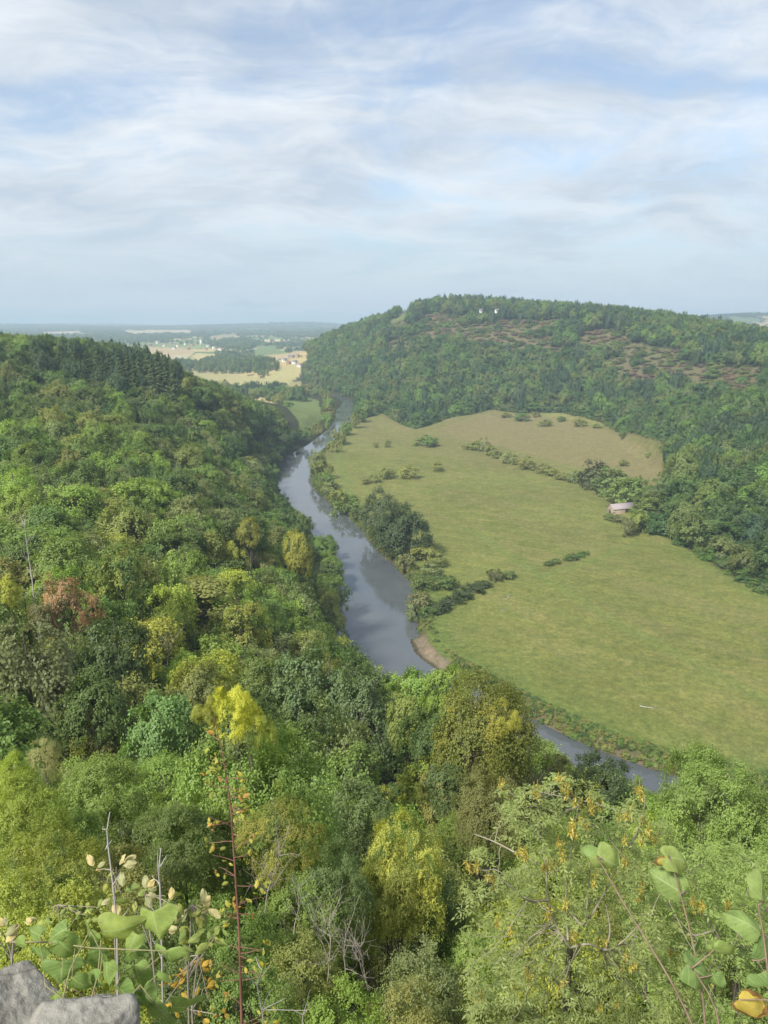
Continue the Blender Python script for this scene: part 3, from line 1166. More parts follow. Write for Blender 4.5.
def landmark_trees():
    T = lambda *a, **k: at('tree', 'tree', *a, group=GT, **k)
    T(66, 574, 118, 46, 'mid', 'airy', 'rust brown', label='rust brown half-dead tree beside the bare pale trunk', var=0)
    T(46, 600, 114, 34, 'mid', 'multi', (.22, .16, .085), label='low rusty tree tucked under the rust brown half-dead tree')
    mark('rust brown tree', 66, 600)
    T(118, 552, 135, 52, 'mid', 'multi', (0.240, 0.264, 0.054), label='patchy yellow green tree between the rust brown and the golden trees')
    mark('patchy yellow tree', 118, 575)
    T(240, 604, 150, 46, 'mid', 'tall', (.26, .27, .06), label='golden yellow narrow tree halfway down the wooded slope')
    mark('golden narrow tree', 240, 630)
    T(166, 584, 150, 56, 'mid', 'round', 'yellow green', label='domed yellow green tree between the patchy tree and the golden narrow tree')
    T(62, 535, 150, 78, 'mid', 'spread', 'mid green', label='large mid green dome behind the rust brown tree')
    T(22, 612, 88, 105, 'mid', 'airy', (0.120, 0.147, 0.054), label='tall olive grey feathery tree downhill from the bare pale trunk', var=0)
    mark('tall feathery tree', 30, 660)
    T(112, 622, 100, 80, 'mid', 'multi', 'deep green', label='deep green many-headed tree over the shaded hollow')
    T(92, 668, 84, 66, 'mid', 'round', 'dark green', label='dark green tree standing beside the shaded hollow')
    mark('shaded hollow', 110, 735)
    T(306, 632, 160, 36, 'mid', 'tall', (0.264, 0.208, 0.058), label='orange tinged yellow tree near the water edge of the slope')
    mark('orange tinged tree', 306, 645)
    T(298, 530, 270, 24, 'mid', 'tall', (0.304, 0.288, 0.048), label='thin yellow tree close above the river bank')
    T(248, 518, 240, 24, 'mid', 'round', (0.304, 0.240, 0.056), label='small orange yellow tree high on the slope near the river')
    T(6, 575, 120, 26, 'mid', 'round', (0.336, 0.368, 0.056), label='bright lime tree at the edge of view beside the bare pale trunk')
    T(265, 655, 118, 74, 'mid', 'spread', 'mid green', label='broad mid green tree behind the tall grey ash')
    T(158, 692, 74, 74, 'mid', 'round', (0.131, 0.224, 0.064), label='fresh green domed tree behind the yellow topped sapling')
    T(196, 662, 96, 66, 'mid', 'spread', 'bronze green', label='bronze green broad tree above the yellow topped sapling')
    T(326, 652, 104, 96, 'mid', 'multi', (0.106, 0.173, 0.061), label='tall fresh ash with bare trunks showing below its crown', var=1)
    mark('tall bare-trunked ash', 330, 690)
    T(372, 668, 98, 70, 'mid', 'airy', (0.128, 0.184, 0.072), label='grey green ash between the tall ash and the golden edged maple')
    T(408, 692, 88, 34, 'mid', 'tall', (0.176, 0.211, 0.054), label='narrow ivy clad trunk hung with pale green leaves beside the maple')
    mark('ivy clad trunk', 410, 740)
    T(418, 668, 104, 60, 'mid', 'multi', 'fresh green', label='pale fresh green tree just below the shingle beach')
    T(447, 667, 97, 46, 'mid', 'multi', 'fresh green', label='fresh green tree hiding the river bend behind the golden edged maple')
    T(478, 676, 74, 112, 'near', 'round', (0.141, 0.168, 0.032), label='big dark maple with golden orange edges over the river', var=0)
    T(506, 700, 71, 28, 'near', 'airy', (0.33, 0.29, 0.05), label='golden orange spray of maple on the river side of the big maple', var=0)
    T(430, 712, 76, 64, 'mid', 'spread', 'deep green', label='deep green tree in the gap between ivy clad trunk and maple')
    mark('golden edged maple', 478, 730)
    T(448, 765, 58, 46, 'mid', 'round', 'deep green', label='dark tree in the deep shade below the golden edged maple')
    T(603, 753, 92, 66, 'mid', 'spread', (0.067, 0.102, 0.042), label='dark grey green oak standing against the lower river reach')
    mark('dark riverside oak', 600, 780)
    T(545, 760, 84, 56, 'mid', 'multi', 'grey green', label='grey green tree between the golden edged maple and the dark oak')
    T(718, 758, 46, 124, 'near', 'spread', (0.168, 0.264, 0.058), label='wide pale lime green ash in front of the meadow', var=0)
    T(704, 776, 52, 46, 'near', 'multi', (0.160, 0.208, 0.072), label='pale grey green tree on the river side of the wide lime ash')
    T(762, 768, 50, 90, 'near', 'airy', (0.152, 0.232, 0.054), label='fresh green ash at the edge of view beyond the wide lime ash')
    mark('wide lime ash', 704, 800)
    T(252, 742, 30, 170, 'near', 'multi', (0.141, 0.224, 0.048), label='big soft green ash behind the red stemmed sapling', var=0)
    T(300, 762, 32, 130, 'near', 'tall', (0.131, 0.232, 0.056), label='soft green ash on the river side of the red stemmed sapling')
    T(232, 684, 29.5, 44, 'near', 'airy', (.50, .50, .07), label='bright yellow leaved treetop rising behind the red stem', var=0)
    T(206, 697, 29, 24, 'near', 'airy', (.36, .35, .07), label='small golden tuft beside the bright yellow treetop')
    T(256, 708, 30, 30, 'near', 'airy', (.29, .34, .07), label='lime yellow tuft on the river side of the bright yellow treetop')
    mark('bright yellow treetop', 235, 715)
    T(350, 782, 42, 84, 'near', 'tall', (0.106, 0.189, 0.058), label='upright mid green ash in front of the ivy clad trunk')
    T(402, 826, 24, 86, 'near', 'multi', (.31, .34, .065), label='bright lemon yellow bushy tree in the middle of the slope', var=0)
    T(388, 860, 23, 70, 'near', 'multi', (.24, .285, .06), label='yellow green skirt of leaves below the lemon yellow tree')
    mark('lemon yellow tree', 398, 880)
    T(102, 758, 36, 88, 'near', 'round', (0.189, 0.272, 0.058), label='lime green dome beside the mossy clearing')
    mark('lime green dome', 102, 790)
    T(18, 772, 27, 78, 'near', 'round', (0.208, 0.264, 0.042), label='yellow green leafy dome at the edge of view above the rocks', var=1)
    T(40, 836, 21, 110, 'near', 'spread', (0.216, 0.264, 0.045), label='yellow green thorn tree above the limestone rocks')
    mark('yellow green thorn tree', 40, 870)
    T(492, 770, 44, 74, 'near', 'multi', (0.147, 0.173, 0.054), label='drooping olive green willow behind the ash with seed bunches')
    mark('drooping olive willow', 490, 810)
    T(280, 800, 25, 90, 'near', 'spread', (0.216, 0.240, 0.048), label='olive yellow hawthorn behind the red stemmed sapling')
    T(180, 800, 26, 90, 'near', 'round', (0.112, 0.168, 0.045), label='mid green hazel between the lime dome and the red stem')
    T(330, 850, 21, 80, 'near', 'multi', (0.106, 0.157, 0.054), label='mid green bushy tree beside the grey dead shrub')
    # the larch-like row of dark conifers along the skyline
    for k, (px, py, w) in enumerate([(60, 350, 16), (74, 353, 15), (86, 355, 17), (97, 352, 15), (108, 356, 17), (118, 353, 15), (127, 358, 17), (138, 357, 15), (147, 353, 16), (157, 355, 16),
                                     (165, 360, 15), (151, 364, 16), (134, 367, 16), (118, 366, 16), (101, 365, 16), (84, 363, 16), (66, 360, 16), (48, 357, 15), (35, 353, 15), (22, 350, 15), (172, 368, 15)]):
        at('conifer', 'conifer', px, py - 5, 560 - 25 * (k > 10), w * 1.25, 'mid', 'conifer', 'bluish green', group='dark conifers along the skyline ridge',
           label='dark pointed conifer in the stand along the wooded skyline ridge')


def two_tone():
    """crowns that have begun to turn: part of the leaves another colour"""
    for key, c2, cut, sc in (('big dark maple', (.30, .29, .05), (.57, .66), .28), ('bright lemon yellow', (.19, .26, .06), (.50, .60), .5), ('patchy yellow green', (.12, .19, .05), (.46, .56), .3), ('rust brown half-dead', (.19, .17, .08), (.50, .58), .5),
                             ('bright yellow leaved', (.30, .36, .06), (.56, .64), .5), ('golden yellow narrow', (.15, .21, .05), (.48, .58), .35), ('big soft green ash', (.26, .30, .06), (.60, .70), .3), ('wide pale lime', (.14, .20, .05), (.54, .62), .35), ('olive yellow hawthorn', (.15, .21, .055), (.48, .58), .4),
                             ('yellow green thorn', (.14, .20, .05), (.52, .62), .4), ('lime green dome', (.14, .21, .05), (.56, .66), .4)):
        m = foliage_mat('turning leaf', second=c2, second_cut=cut, second_scale=sc)
        for q in RECORD:
            if q['o'].get('label', '').startswith(key):
                for ch in q['o'].children:
                    if ch.name.startswith('crown'):
                        ch.material_slots[0].link = 'OBJECT'
                        ch.material_slots[0].material = m


def bank_plants():
    B = 'trees lining the far river bank'
    F = lambda *a, **k: foot('riverside_tree', 'tree', *a, group=B, **k)
    F(380, 535, 38, 46, 'mid', 'round', (0.099, 0.136, 0.054), label='pale topped oak at the upstream end of the big waterside clump', var=0)
    F(405, 555, 50, 50, 'mid', 'round', (0.058, 0.099, 0.038), label='large dark oak leaning over the river beside the meadow', var=0)
    F(391, 550, 40, 44, 'mid', 'round', (0.067, 0.115, 0.042), label='middle oak of the waterside clump beside the meadow', var=0)
    F(317, 468, 17, 18, 'far', 'round', 'olive green', label='upstream tree of three round willows on the meadow bank', var=0)
    F(321, 479, 20, 18, 'far', 'multi', 'olive green', label='middle tree of three round willows on the meadow bank', var=0)
    F(326, 489, 18, 18, 'far', 'spread', 'mid green', label='downstream tree of three round willows on the meadow bank', var=0)
    F(366, 418, 14, 17, 'far', 'round', 'mid green', label='tree at the meadow corner where the river bends away', var=1)
    F(360, 424, 12, 16, 'far', 'tall', 'dark green', label='slim dark tree close below the meadow corner', var=0)
    F(354, 430, 13, 16, 'far', 'multi', 'olive green', label='olive tree on the upper meadow bank below the corner', var=1)
    F(346, 437, 15, 14, 'far', 'spread', 'mid green', label='broad green tree along the upper meadow bank', var=1)
    F(339, 445, 15, 16, 'far', 'airy', 'olive green', label='loose olive tree along the upper meadow bank', var=0)
    F(335, 452, 13, 11, 'far', 'airy', 'olive green', label='low yellowish tree at the end of the upper bank row', var=1)
    for k, (px, py, w, h, t) in enumerate([(323, 398, 12, 11, 'mid green'), (327, 404, 12, 12, 'olive green'), (329, 411, 13, 12, 'mid green'), (329, 419, 14, 13, 'olive green'),
                                           (327, 427, 14, 14, 'mid green'), (319, 433, 11, 10, 'olive green')]):
        F(px, py, w, h, 'far', ['round', 'spread', 'multi', 'round', 'spread', 'airy'][k], t, var=k,
          label=['first', 'second', 'third', 'fourth', 'fifth', 'last'][k] + ' tree downstream in the row between green paddock and river')
    W = 'large trees along the wood edge above the barn'
    for k, (px, py, d, w, s, t, l) in enumerate([(688, 444, 500, 40, 'round', (.17, .235, .062), 'tallest pale green tree at the wood edge beyond the barn'), (668, 470, 505, 30, 'spread', (.13, .19, .055), 'rounded tree at the wood edge closest to the barn'),
            (716, 478, 455, 36, 'multi', 'mid green', 'broad green tree at the wood edge beside the tallest pale one'), (655, 492, 480, 20, 'round', 'olive green', 'small olive tree at the wood corner by the barn'), (742, 508, 420, 38, 'spread', 'mid green', 'wide tree halfway down the wood edge'),
            (684, 492, 450, 34, 'spread', 'dark green', 'dark low crowned tree below the tallest pale one'), (706, 518, 430, 30, 'multi', 'fresh green', 'fresh green tree low on the wood edge'), (760, 540, 380, 34, 'round', 'dark green', 'dark tree at the lower end of the wood edge'),
            (728, 545, 405, 26, 'tall', 'mid green', 'upright tree low on the wood edge'), (690, 522, 435, 22, 'round', 'olive green', 'small olive tree leaning out over the meadow from the wood edge')]):
        at('wood_edge_tree', 'tree', px, py, d, w, 'mid', s, t, group=W, label=l, var=k)
    S = 'bushes on the far river bank'
    Q = lambda *a, **k: foot('bush', 'bush', *a, group=S, **k)
    Q(331, 494, 16, 11, 'far', 'bush', 'grey green', label='grey green bush below the three round willows')
    Q(340, 501, 16, 12, 'far', 'bush', 'olive green', label='olive bush between the willows and the waterside oaks')
    Q(347, 511, 24, 16, 'far', 'bush', 'mid green', label='wide green bush overhanging the water upstream of the oaks')
    Q(360, 519, 16, 12, 'far', 'bush', 'dark green', label='dark bush against the upstream foot of the oaks')
    Q(406, 569, 16, 15, 'far', 'bush', (0.184, 0.208, 0.080), label='pale willow bush just downstream of the large dark oak')
    Q(424, 560, 22, 13, 'far', 'bush', 'olive green', label='brambly bush on the meadow side of the large dark oak')
    Q(437, 566, 18, 15, 'far', 'bush', 'bronze green', label='bronze bramble clump behind the pale willow bush')
    Q(432, 575, 20, 14, 'far', 'bush', 'grey green', label='grey green bramble clump behind the pale willow bush')
    Q(424, 589, 22, 14, 'far', 'bush', 'dark green', label='dark green bush on the bank below the pale willow')
    Q(447, 588, 20, 11, 'far', 'bush', 'dark green', label='dark low bush where the bramble hedge meets the meadow')
    Q(420, 606, 20, 14, 'far', 'bush', (0.192, 0.208, 0.088), label='pale buff willow bush at the water edge above the beach')
    Q(413, 615, 13, 12, 'far', 'bush', 'grey green', label='grey willow bush standing in the shallows above the beach')
    Q(428, 616, 14, 10, 'far', 'bush', 'dark green', label='dark bush at the river end of the bramble hedge')
    for k, (px, py, w, h) in enumerate([(441, 611, 18, 9), (452, 604, 18, 9), (463, 598, 18, 8), (474, 592, 18, 8), (484, 587, 14, 6)]):
        Q(px, py, w, h, 'far', 'bush', (0.064, 0.090, 0.042), label='dark bramble thicket ' + ['nearest the river', 'next to the river end', 'in the middle', 'just past the middle', 'at the meadow end'][k] + ' of the bank hedge')
    Q(495, 580, 14, 11, 'far', 'bush', (0.120, 0.112, 0.056), label='brownish round hawthorn ending the bramble hedge')
    Q(509, 578, 12, 6, 'far', 'bush', 'dark green', label='low dark bush beyond the brownish hawthorn')
    M = 'bushes scattered over the meadow'
    Q = lambda *a, **k: foot('bush', 'bush', *a, group=M, **k)
    row = [(365, 484, 8, 6), (374, 482, 11, 8), (386, 479, 11, 9), (391, 477, 7, 8), (408, 478, 17, 12), (438, 471, 10, 8), (427, 446, 20, 10), (376, 447, 5, 4), (387, 447, 6, 6)]
    names = ['tiny bush at the river end of the short meadow row', 'small bush second in the short meadow row', 'round bush third in the short meadow row', 'thin bush fourth in the short meadow row',
             'largest round bush ending the short meadow row', 'single round bush alone in the open meadow', 'long oval bush near the top of the meadow', 'tiny pale tuft on the upper meadow', 'small pointed bush on the upper meadow']
    for (px, py, w, h), l in zip(row, names):
        Q(px, py, w, h, 'far', 'bush', 'bronze green' if 'oval' not in l else 'dark green', label=l)
    dia = [(467, 449, 9, 5), (476, 450, 13, 9), (483, 451, 11, 13), (490, 455, 10, 8), (497, 458, 10, 7), (508, 463, 14, 10), (517, 465, 9, 6), (526, 469, 15, 11), (533, 470, 9, 6), (543, 473, 13, 9), (551, 475, 14, 7)]
    for k, (px, py, w, h) in enumerate(dia):
        Q(px, py, w, h, 'far', 'bush', ['bronze green', 'olive green', 'grey green'][k % 3],
          label=['first', 'second', 'third', 'fourth', 'fifth', 'sixth', 'seventh', 'eighth', 'ninth', 'tenth', 'last'][k] + ' bush down the diagonal hedge remnant towards the barn')
    Q(562, 479, 14, 6, 'far', 'bush', 'bronze green', label='low scrub starting the barn end of the hedge')
    Q(575, 482, 16, 9, 'far', 'bush', 'grey green', label='grey scrub beside the round dark hawthorn')
    Q(594, 487, 26, 24, 'far', 'bush', (0.080, 0.096, 0.045), label='tall dark round hawthorn uphill of the barn')
    Q(611, 494, 28, 24, 'far', 'bush', (0.120, 0.176, 0.048), label='bright green bush between dark hawthorn and barn')
    Q(624, 503, 28, 22, 'far', 'bush', (0.136, 0.192, 0.048), label='bright green bush directly behind the barn')
    Q(638, 503, 20, 22, 'far', 'bush', 'mid green', label='green bush at the wood side gable of the barn')
    Q(628, 536, 12, 16, 'far', 'bush', (0.192, 0.168, 0.080), label='tan bush in front of the barn')
    Q(637, 532, 17, 18, 'far', 'bush', 'olive green', label='olive bush beside the tan bush by the barn')
    Q(611, 520, 12, 7, 'far', 'bush', 'dark green', label='low dark bush along the front of the barn')
    Q(620, 522, 12, 6, 'far', 'bush', 'grey green', label='second low bush along the front of the barn')
    low = [(549, 565, 9, 4), (556, 563, 8, 4), (567, 560, 8, 4), (573, 559, 10, 5), (581, 556, 9, 4), (586, 554, 6, 3)]
    for k, (px, py, w, h) in enumerate(low):
        Q(px, py, w, h, 'far', 'bush', 'dark green', label=['first', 'second', 'third', 'fourth', 'fifth', 'last'][k] + ' low shrub in the short gap hedge amid the meadow')
    edge = [(506, 416, 10, 4), (522, 419, 14, 6), (536, 417, 7, 5), (545, 424, 13, 5), (561, 421, 9, 4), (580, 426, 12, 7), (597, 428, 10, 4), (623, 441, 10, 8), (624, 463, 9, 3), (648, 458, 8, 5)]
    for k, (px, py, w, h) in enumerate(edge):
        Q(px, py, w, h, 'far', 'bush', ['olive green', 'dark green', 'bronze green'][k % 3], z=5.0, label=['first', 'second', 'third', 'fourth', 'fifth', 'sixth', 'seventh', 'eighth', 'ninth', 'last'][k] + ' scrubby bush along the top edge of the dry meadow')
    for k, (px, py, w, h) in enumerate([(205, 386, 10, 8), (214, 388, 9, 8), (224, 390, 12, 10), (236, 392, 10, 7), (246, 393, 12, 11), (254, 397, 10, 9), (262, 398, 12, 11), (270, 402, 12, 12), (281, 404, 12, 12), (290, 400, 10, 8),
                                        (298, 394, 12, 9), (308, 393, 12, 9), (316, 396, 10, 9), (254, 402, 10, 8), (277, 410, 14, 14), (288, 411, 10, 9)]):
        foot('hedgerow_tree', 'tree', px, py, w, h, 'far', ['round', 'multi', 'spread', 'tall'][k % 4], ['mid green', 'dark green', 'olive green'][k % 3], z=6.0, var=k,
             group='hedgerow trees beyond the river bend', label='small round hedgerow tree among the fields beyond the river bend')


def slope_trees():
    """the rest of the wooded slope: the largest in view as single trees, the others as one mass"""
    r = np.random.default_rng(5)
    xs, ys = [], []
    for s, d0, d1 in ((5.8, 9, 70), (9.6, 70, 160), (12.2, 160, 1080)):
        x, y = jgrid(-560, 330, 8, 1080, s, r)
        rad = np.hypot(x, y)
        k = (rad >= d0) & (rad < d1) & (np.abs(x) < y * .62 + 14)
        xs.append(x[k])
        ys.append(y[k])
    x, y = np.concatenate(xs), np.concatenate(ys)
    sr, sm = masks(x, y)
    # the slope lies on this side of the river
    lb = LBW
    side = inpoly(x, y, lb + [(700, -100), (-900, -100), (-900, 1900)])
    k = side & (sr < -2.5) & (sm < 0)
    px0, py0, _ = proj(x, y, height(x, y, sr, sm))
    k &= ~((y > 780) & (x > -130) & (py0 < 440) & (px0 > 276))
    k &= ~((y > 900) & (py0 < 410) & (px0 > 196))
    x, y = x[k], y[k]
    z = height(x, y)
    rad = np.hypot(x, y)
    hh = np.where(rad < 30, 7, np.where(rad < 60, 10.5, np.where(rad < 160, 14, 16.5))) * (.72 + .5 * r.random(len(x)))
    ww = np.where(rad < 30, 5.2, np.where(rad < 70, 7.2, np.where(rad < 160, 11.8, 15.2))) * (.72 + .55 * r.random(len(x)))
    lm = [(q['o'].location.x, q['o'].location.y, q['w']) for q in RECORD]
    keep = np.ones(len(x), bool)
    for lx, ly, lw in lm:
        keep &= np.hypot(x - lx, y - ly) > (lw * .34 + ww * .22)
    keep &= visible_from_camera(x, y, z + hh)
    # nothing may stand taller than the photo shows against water and meadow
    for _ in range(5):
        px, py, dep = proj(x, y, z + hh)
        rgt = px + FOC * ww * .36 / dep
        bad = ~(inpoly(px, py, SLOPE_PX) & inpoly(rgt, py + FOC * hh * .22 / dep, SLOPE_PX))
        hh = np.where(bad, hh * .80, hh)
        ww = np.where(bad, ww * .90, ww)
    px, py, dep = proj(x, y, z + hh)
    keep &= inpoly(px, py, SLOPE_PX) & (px > -60) & (px < 830) & (dep > 8)
    mx, my = px, py + FOC * hh * .3 / dep
    # thin where landmark trees must show (tops of named crowns)
    for q in RECORD:
        if q['cat'] == 'tree' and q['d'] < 200 and q['set']:
            cover = (rad < q['d'] - 2) & (np.abs(px - q['px']) < (q['pw'] * .45 + FOC * ww * .35 / dep)) & (py < q['py'] - 0.02 * q['pw']) 
            keep &= ~cover
    keep &= ~((np.abs(px - 30) < 18) & (rad < 118) & (py < 595) & (rad > 20))
    keep &= ~(inpoly(mx, my, [(-5, 745), (10, 738), (58, 745), (64, 778), (30, 785), (-5, 775)]))
    keep &= ~(inpoly(mx, my, [(85, 712), (130, 705), (140, 742), (95, 750)]))
    x, y, z, hh, ww, px, py, dep, rad = [a[keep] for a in (x, y, z, hh, ww, px, py, dep, rad)]
    order = np.argsort(rad)
    x, y, z, hh, ww, px, py, dep, rad = [a[order] for a in (x, y, z, hh, ww, px, py, dep, rad)]
    # how much of each shows: fill a small picture front to back
    gy, gx = np.mgrid[0:256, 0:192]
    buf = np.zeros((256, 192), bool)
    items = [(rad[i], i, px[i], py[i] + FOC * hh[i] * .36 / dep[i], FOC * ww[i] / dep[i] * .42, FOC * hh[i] * .36 / dep[i]) for i in range(len(x))]
    items += [(math.hypot(*q['o'].location[:2]), -1, q['px'], q['py'] - .05 * q['h'] * FOC / q['d'], q['pw'] * .42, FOC * q['h'] * .36 / q['d']) for q in RECORD]
    show = np.zeros(len(x))
    for d, i, cx, cy, rx, ry in sorted(items):
        x0, x1 = int(max((cx - rx) / 4, 0)), int(min((cx + rx) / 4 + 2, 192))
        y0, y1 = int(max((cy - ry) / 4, 0)), int(min((cy + ry) / 4 + 2, 256))
        if x1 <= x0 or y1 <= y0:
            continue
        e = (((gx[y0:y1, x0:x1] * 4 + 2 - cx) / rx) ** 2 + ((gy[y0:y1, x0:x1] * 4 + 2 - cy) / ry) ** 2) < 1
        if i >= 0:
            show[i] = (e & ~buf[y0:y1, x0:x1]).sum()
        buf[y0:y1, x0:x1] |= e
    n_single = 296 - sum(1 for q in RECORD if q['cat'] == 'tree')
    best = np.argsort(-show)[:n_single]
    best = best[show[best] > 2]
    single = np.zeros(len(x), bool)
    single[best] = True
    tones_far = ['mid green', 'dark green', 'deep green', 'olive green', 'mid green', 'grey green', 'dark green', 'fresh green']
    tones_near = ['mid green', 'dark green', 'fresh green', 'yellow green', 'mid green', 'grey green', 'mid green', 'fresh green', 'lime green', 'olive green']
    shp = ['round', 'tall', 'spread', 'multi', 'airy', 'multi', 'spread', 'round']
    mean = lambda i: fbm(np.array([x[i] / 30]), np.array([y[i] / 30]), 91)[0]
    rows = []
    for i in range(len(x)):
        far = rad[i] > 250
        tl = tones_far if far else tones_near
        if 90 < rad[i] <= 250:
            tl = tones_far + ['yellow green', 'olive green', 'fresh green', 'mid green', 'grey green', 'fresh green']
        t = random.choice(tl)
        s = random.choice(shp)
        if inpoly(px[i], py[i], [(20, 338), (70, 340), (130, 345), (182, 360), (176, 388), (140, 384), (90, 376), (30, 362)]) and rad[i] > 350:
            s, t = 'conifer', 'bluish green'
            hh[i] *= 1.25
            ww[i] *= .62
            single[i] = False
        if single[i]:
            plant('tree', 'tree', x[i], y[i], z[i] + hh[i], ww[i], 'near' if rad[i] < 62 else 'mid', s, t, group=GT, zb=z[i])
        else:
            rows.append((x[i], y[i], z[i], hh[i], ww[i], s, t, rad[i]))
    return rows


def stuff_rows(rows, level, fac, name):
    src = source_objects(level, len(PROTO[level]))
    use = [k for k, s in enumerate(src) if s is not None]
    pts, rot, scl, idx, tint = [], [], [], [], []
    r = random.Random(3)
    for (x, y, z, h, w, s, t, _d) in rows:
        ids = [k for k in use if PROTO[level][k][0] == s] or [k for k in use if PROTO[level][k][0] not in ('conifer', 'bush')]
        k = r.choice(ids)
        s = PROTO[level][k][0]
        h0 = HSRC.get(s, HP)
        w0 = h0 * (.38 if s == 'conifer' else WID[s])
        sx = w / w0
        sz, off = crown_fit(PROTO[level][k][1], s, h, w, h0)
        pts.append((x, y, z + off))
        rot.append(r.random() * 6.28)
        scl.append((sx, sx, sz))
        idx.append(use.index(k))
        c = np.array(PAL[t] if isinstance(t, str) else t)
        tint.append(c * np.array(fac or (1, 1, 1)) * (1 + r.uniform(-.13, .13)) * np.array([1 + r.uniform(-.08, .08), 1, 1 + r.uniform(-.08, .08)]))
    return scatter(name, pts, rot, np.array(scl), idx, np.array(tint), [src[k] for k in use])


def hill_rows():
    r = np.random.default_rng(8)
    x, y = jgrid(-330, 1150, 240, 2120, 14.2, r)
    k = (np.abs(x) < y * .56 + 30)
    x, y = x[k], y[k]
    sr, sm = masks(x, y)
    z = height(x, y, sr, sm)
    edge = RBW[::-1]
    right = inpoly(x, y, [p for p in edge if p[1] > 890] + [(-120, 1180), (-215, 1500), (-225, 2150), (0, 2600), (2000, 2600), (2000, 100), (150, 100)])
    k = right & (sm < -3) & (sr < -3) & (z > 1.0)
    k &= ~((y < 330) & (x < 150))
    x, y, z, sm = x[k], y[k], z[k], sm[k]
    h = (16 + 7 * fbm(x / 50, y / 50, 15)) * (.70 + .55 * r.random(len(x)))
    w = 17.6 * (.75 + .55 * r.random(len(x)))
    hm = heath(x, y)
    px, py, dep = proj(x, y, z + 5)
    k = visible_from_camera(x, y, z + h, 8) & (px > -40) & (px < 815) & ((px > 307) | (y < 1380))
    # bracken: few trees, many low clumps
    u = r.random(len(x))
    low = (hm > .5) & (u > .09)
    h = np.where(low, 2.2 + 4.5 * r.random(len(x)) ** 2, h)
    w = np.where(low, 8.5 + 9 * r.random(len(x)), w)
    h = np.where((hm > .5) & ~low, h * .6, h)
    edgey = (sm > -16)
    h = np.where(edgey & ~low, h * (.55 + .4 * r.random(len(x))), h)
    k &= ~inpoly(px, py, FIELDS[-1][0])
    for cx, cy, cr in CLEAR:
        k &= np.hypot(x - cx, y - cy) > cr
    rows = []
    tl = ['mid green', 'dark green', 'deep green', 'mid green', 'dark green', 'olive green', 'grey green', 'dark green', 'fresh green', 'olive green']
    g = fbm(x / 120, y / 120, 33)
    for i in np.nonzero(k)[0]:
        if low[i]:
            rows.append((x[i], y[i], z[i], h[i], w[i], 'bush', random.choice(['reddish brown', 'bronze green', 'reddish brown', 'olive green', 'mid green', 'bronze green']), dep[i]))
        else:
            con = (g[i] > .56 and random.random() < .5) or random.random() < .03
            t = 'bluish green' if con else random.choice(tl)
            s = 'conifer' if con else random.choice(['round', 'spread', 'multi', 'round', 'tall', 'spread'])
            rows.append((x[i], y[i], z[i], h[i] * (1.15 if con else 1), w[i] * (.62 if con else 1), s, t, dep[i]))
    return rows


def wood_edge_rows():
    """low branches, hazel and bramble that close the foot of the wood along the meadow"""
    r = np.random.default_rng(29)
    M = [p for p in MEADOW if p[0] > 20 and p[1] > 250]
    rows = []
    for a, b in zip(MEADOW[:20], MEADOW[1:21]):
        L = math.dist(a, b)
        for _ in range(int(L / 1.7)):
            t, o = r.random(), r.uniform(-3, 11)
            nx, ny = (b[1] - a[1]) / L, -(b[0] - a[0]) / L
            rows.append((a[0] + (b[0] - a[0]) * t - nx * o, a[1] + (b[1] - a[1]) * t - ny * o, o))
    A = np.array(rows)
    sr, sm = masks(A[:, 0], A[:, 1])
    k = (sm < 1.5) & (sr < -6)
    z = height(A[k, 0], A[k, 1])
    return [(x, y, zz - .3, r.uniform(2.0, 4.0) + max(0, -s_) * .45, r.uniform(4, 8), 'bush', random.choice(['mid green', 'dark green', 'olive green', 'mid green', 'grey green']), 0) for (x, y, o), zz, s_ in zip(A[k], z, sm[k])]


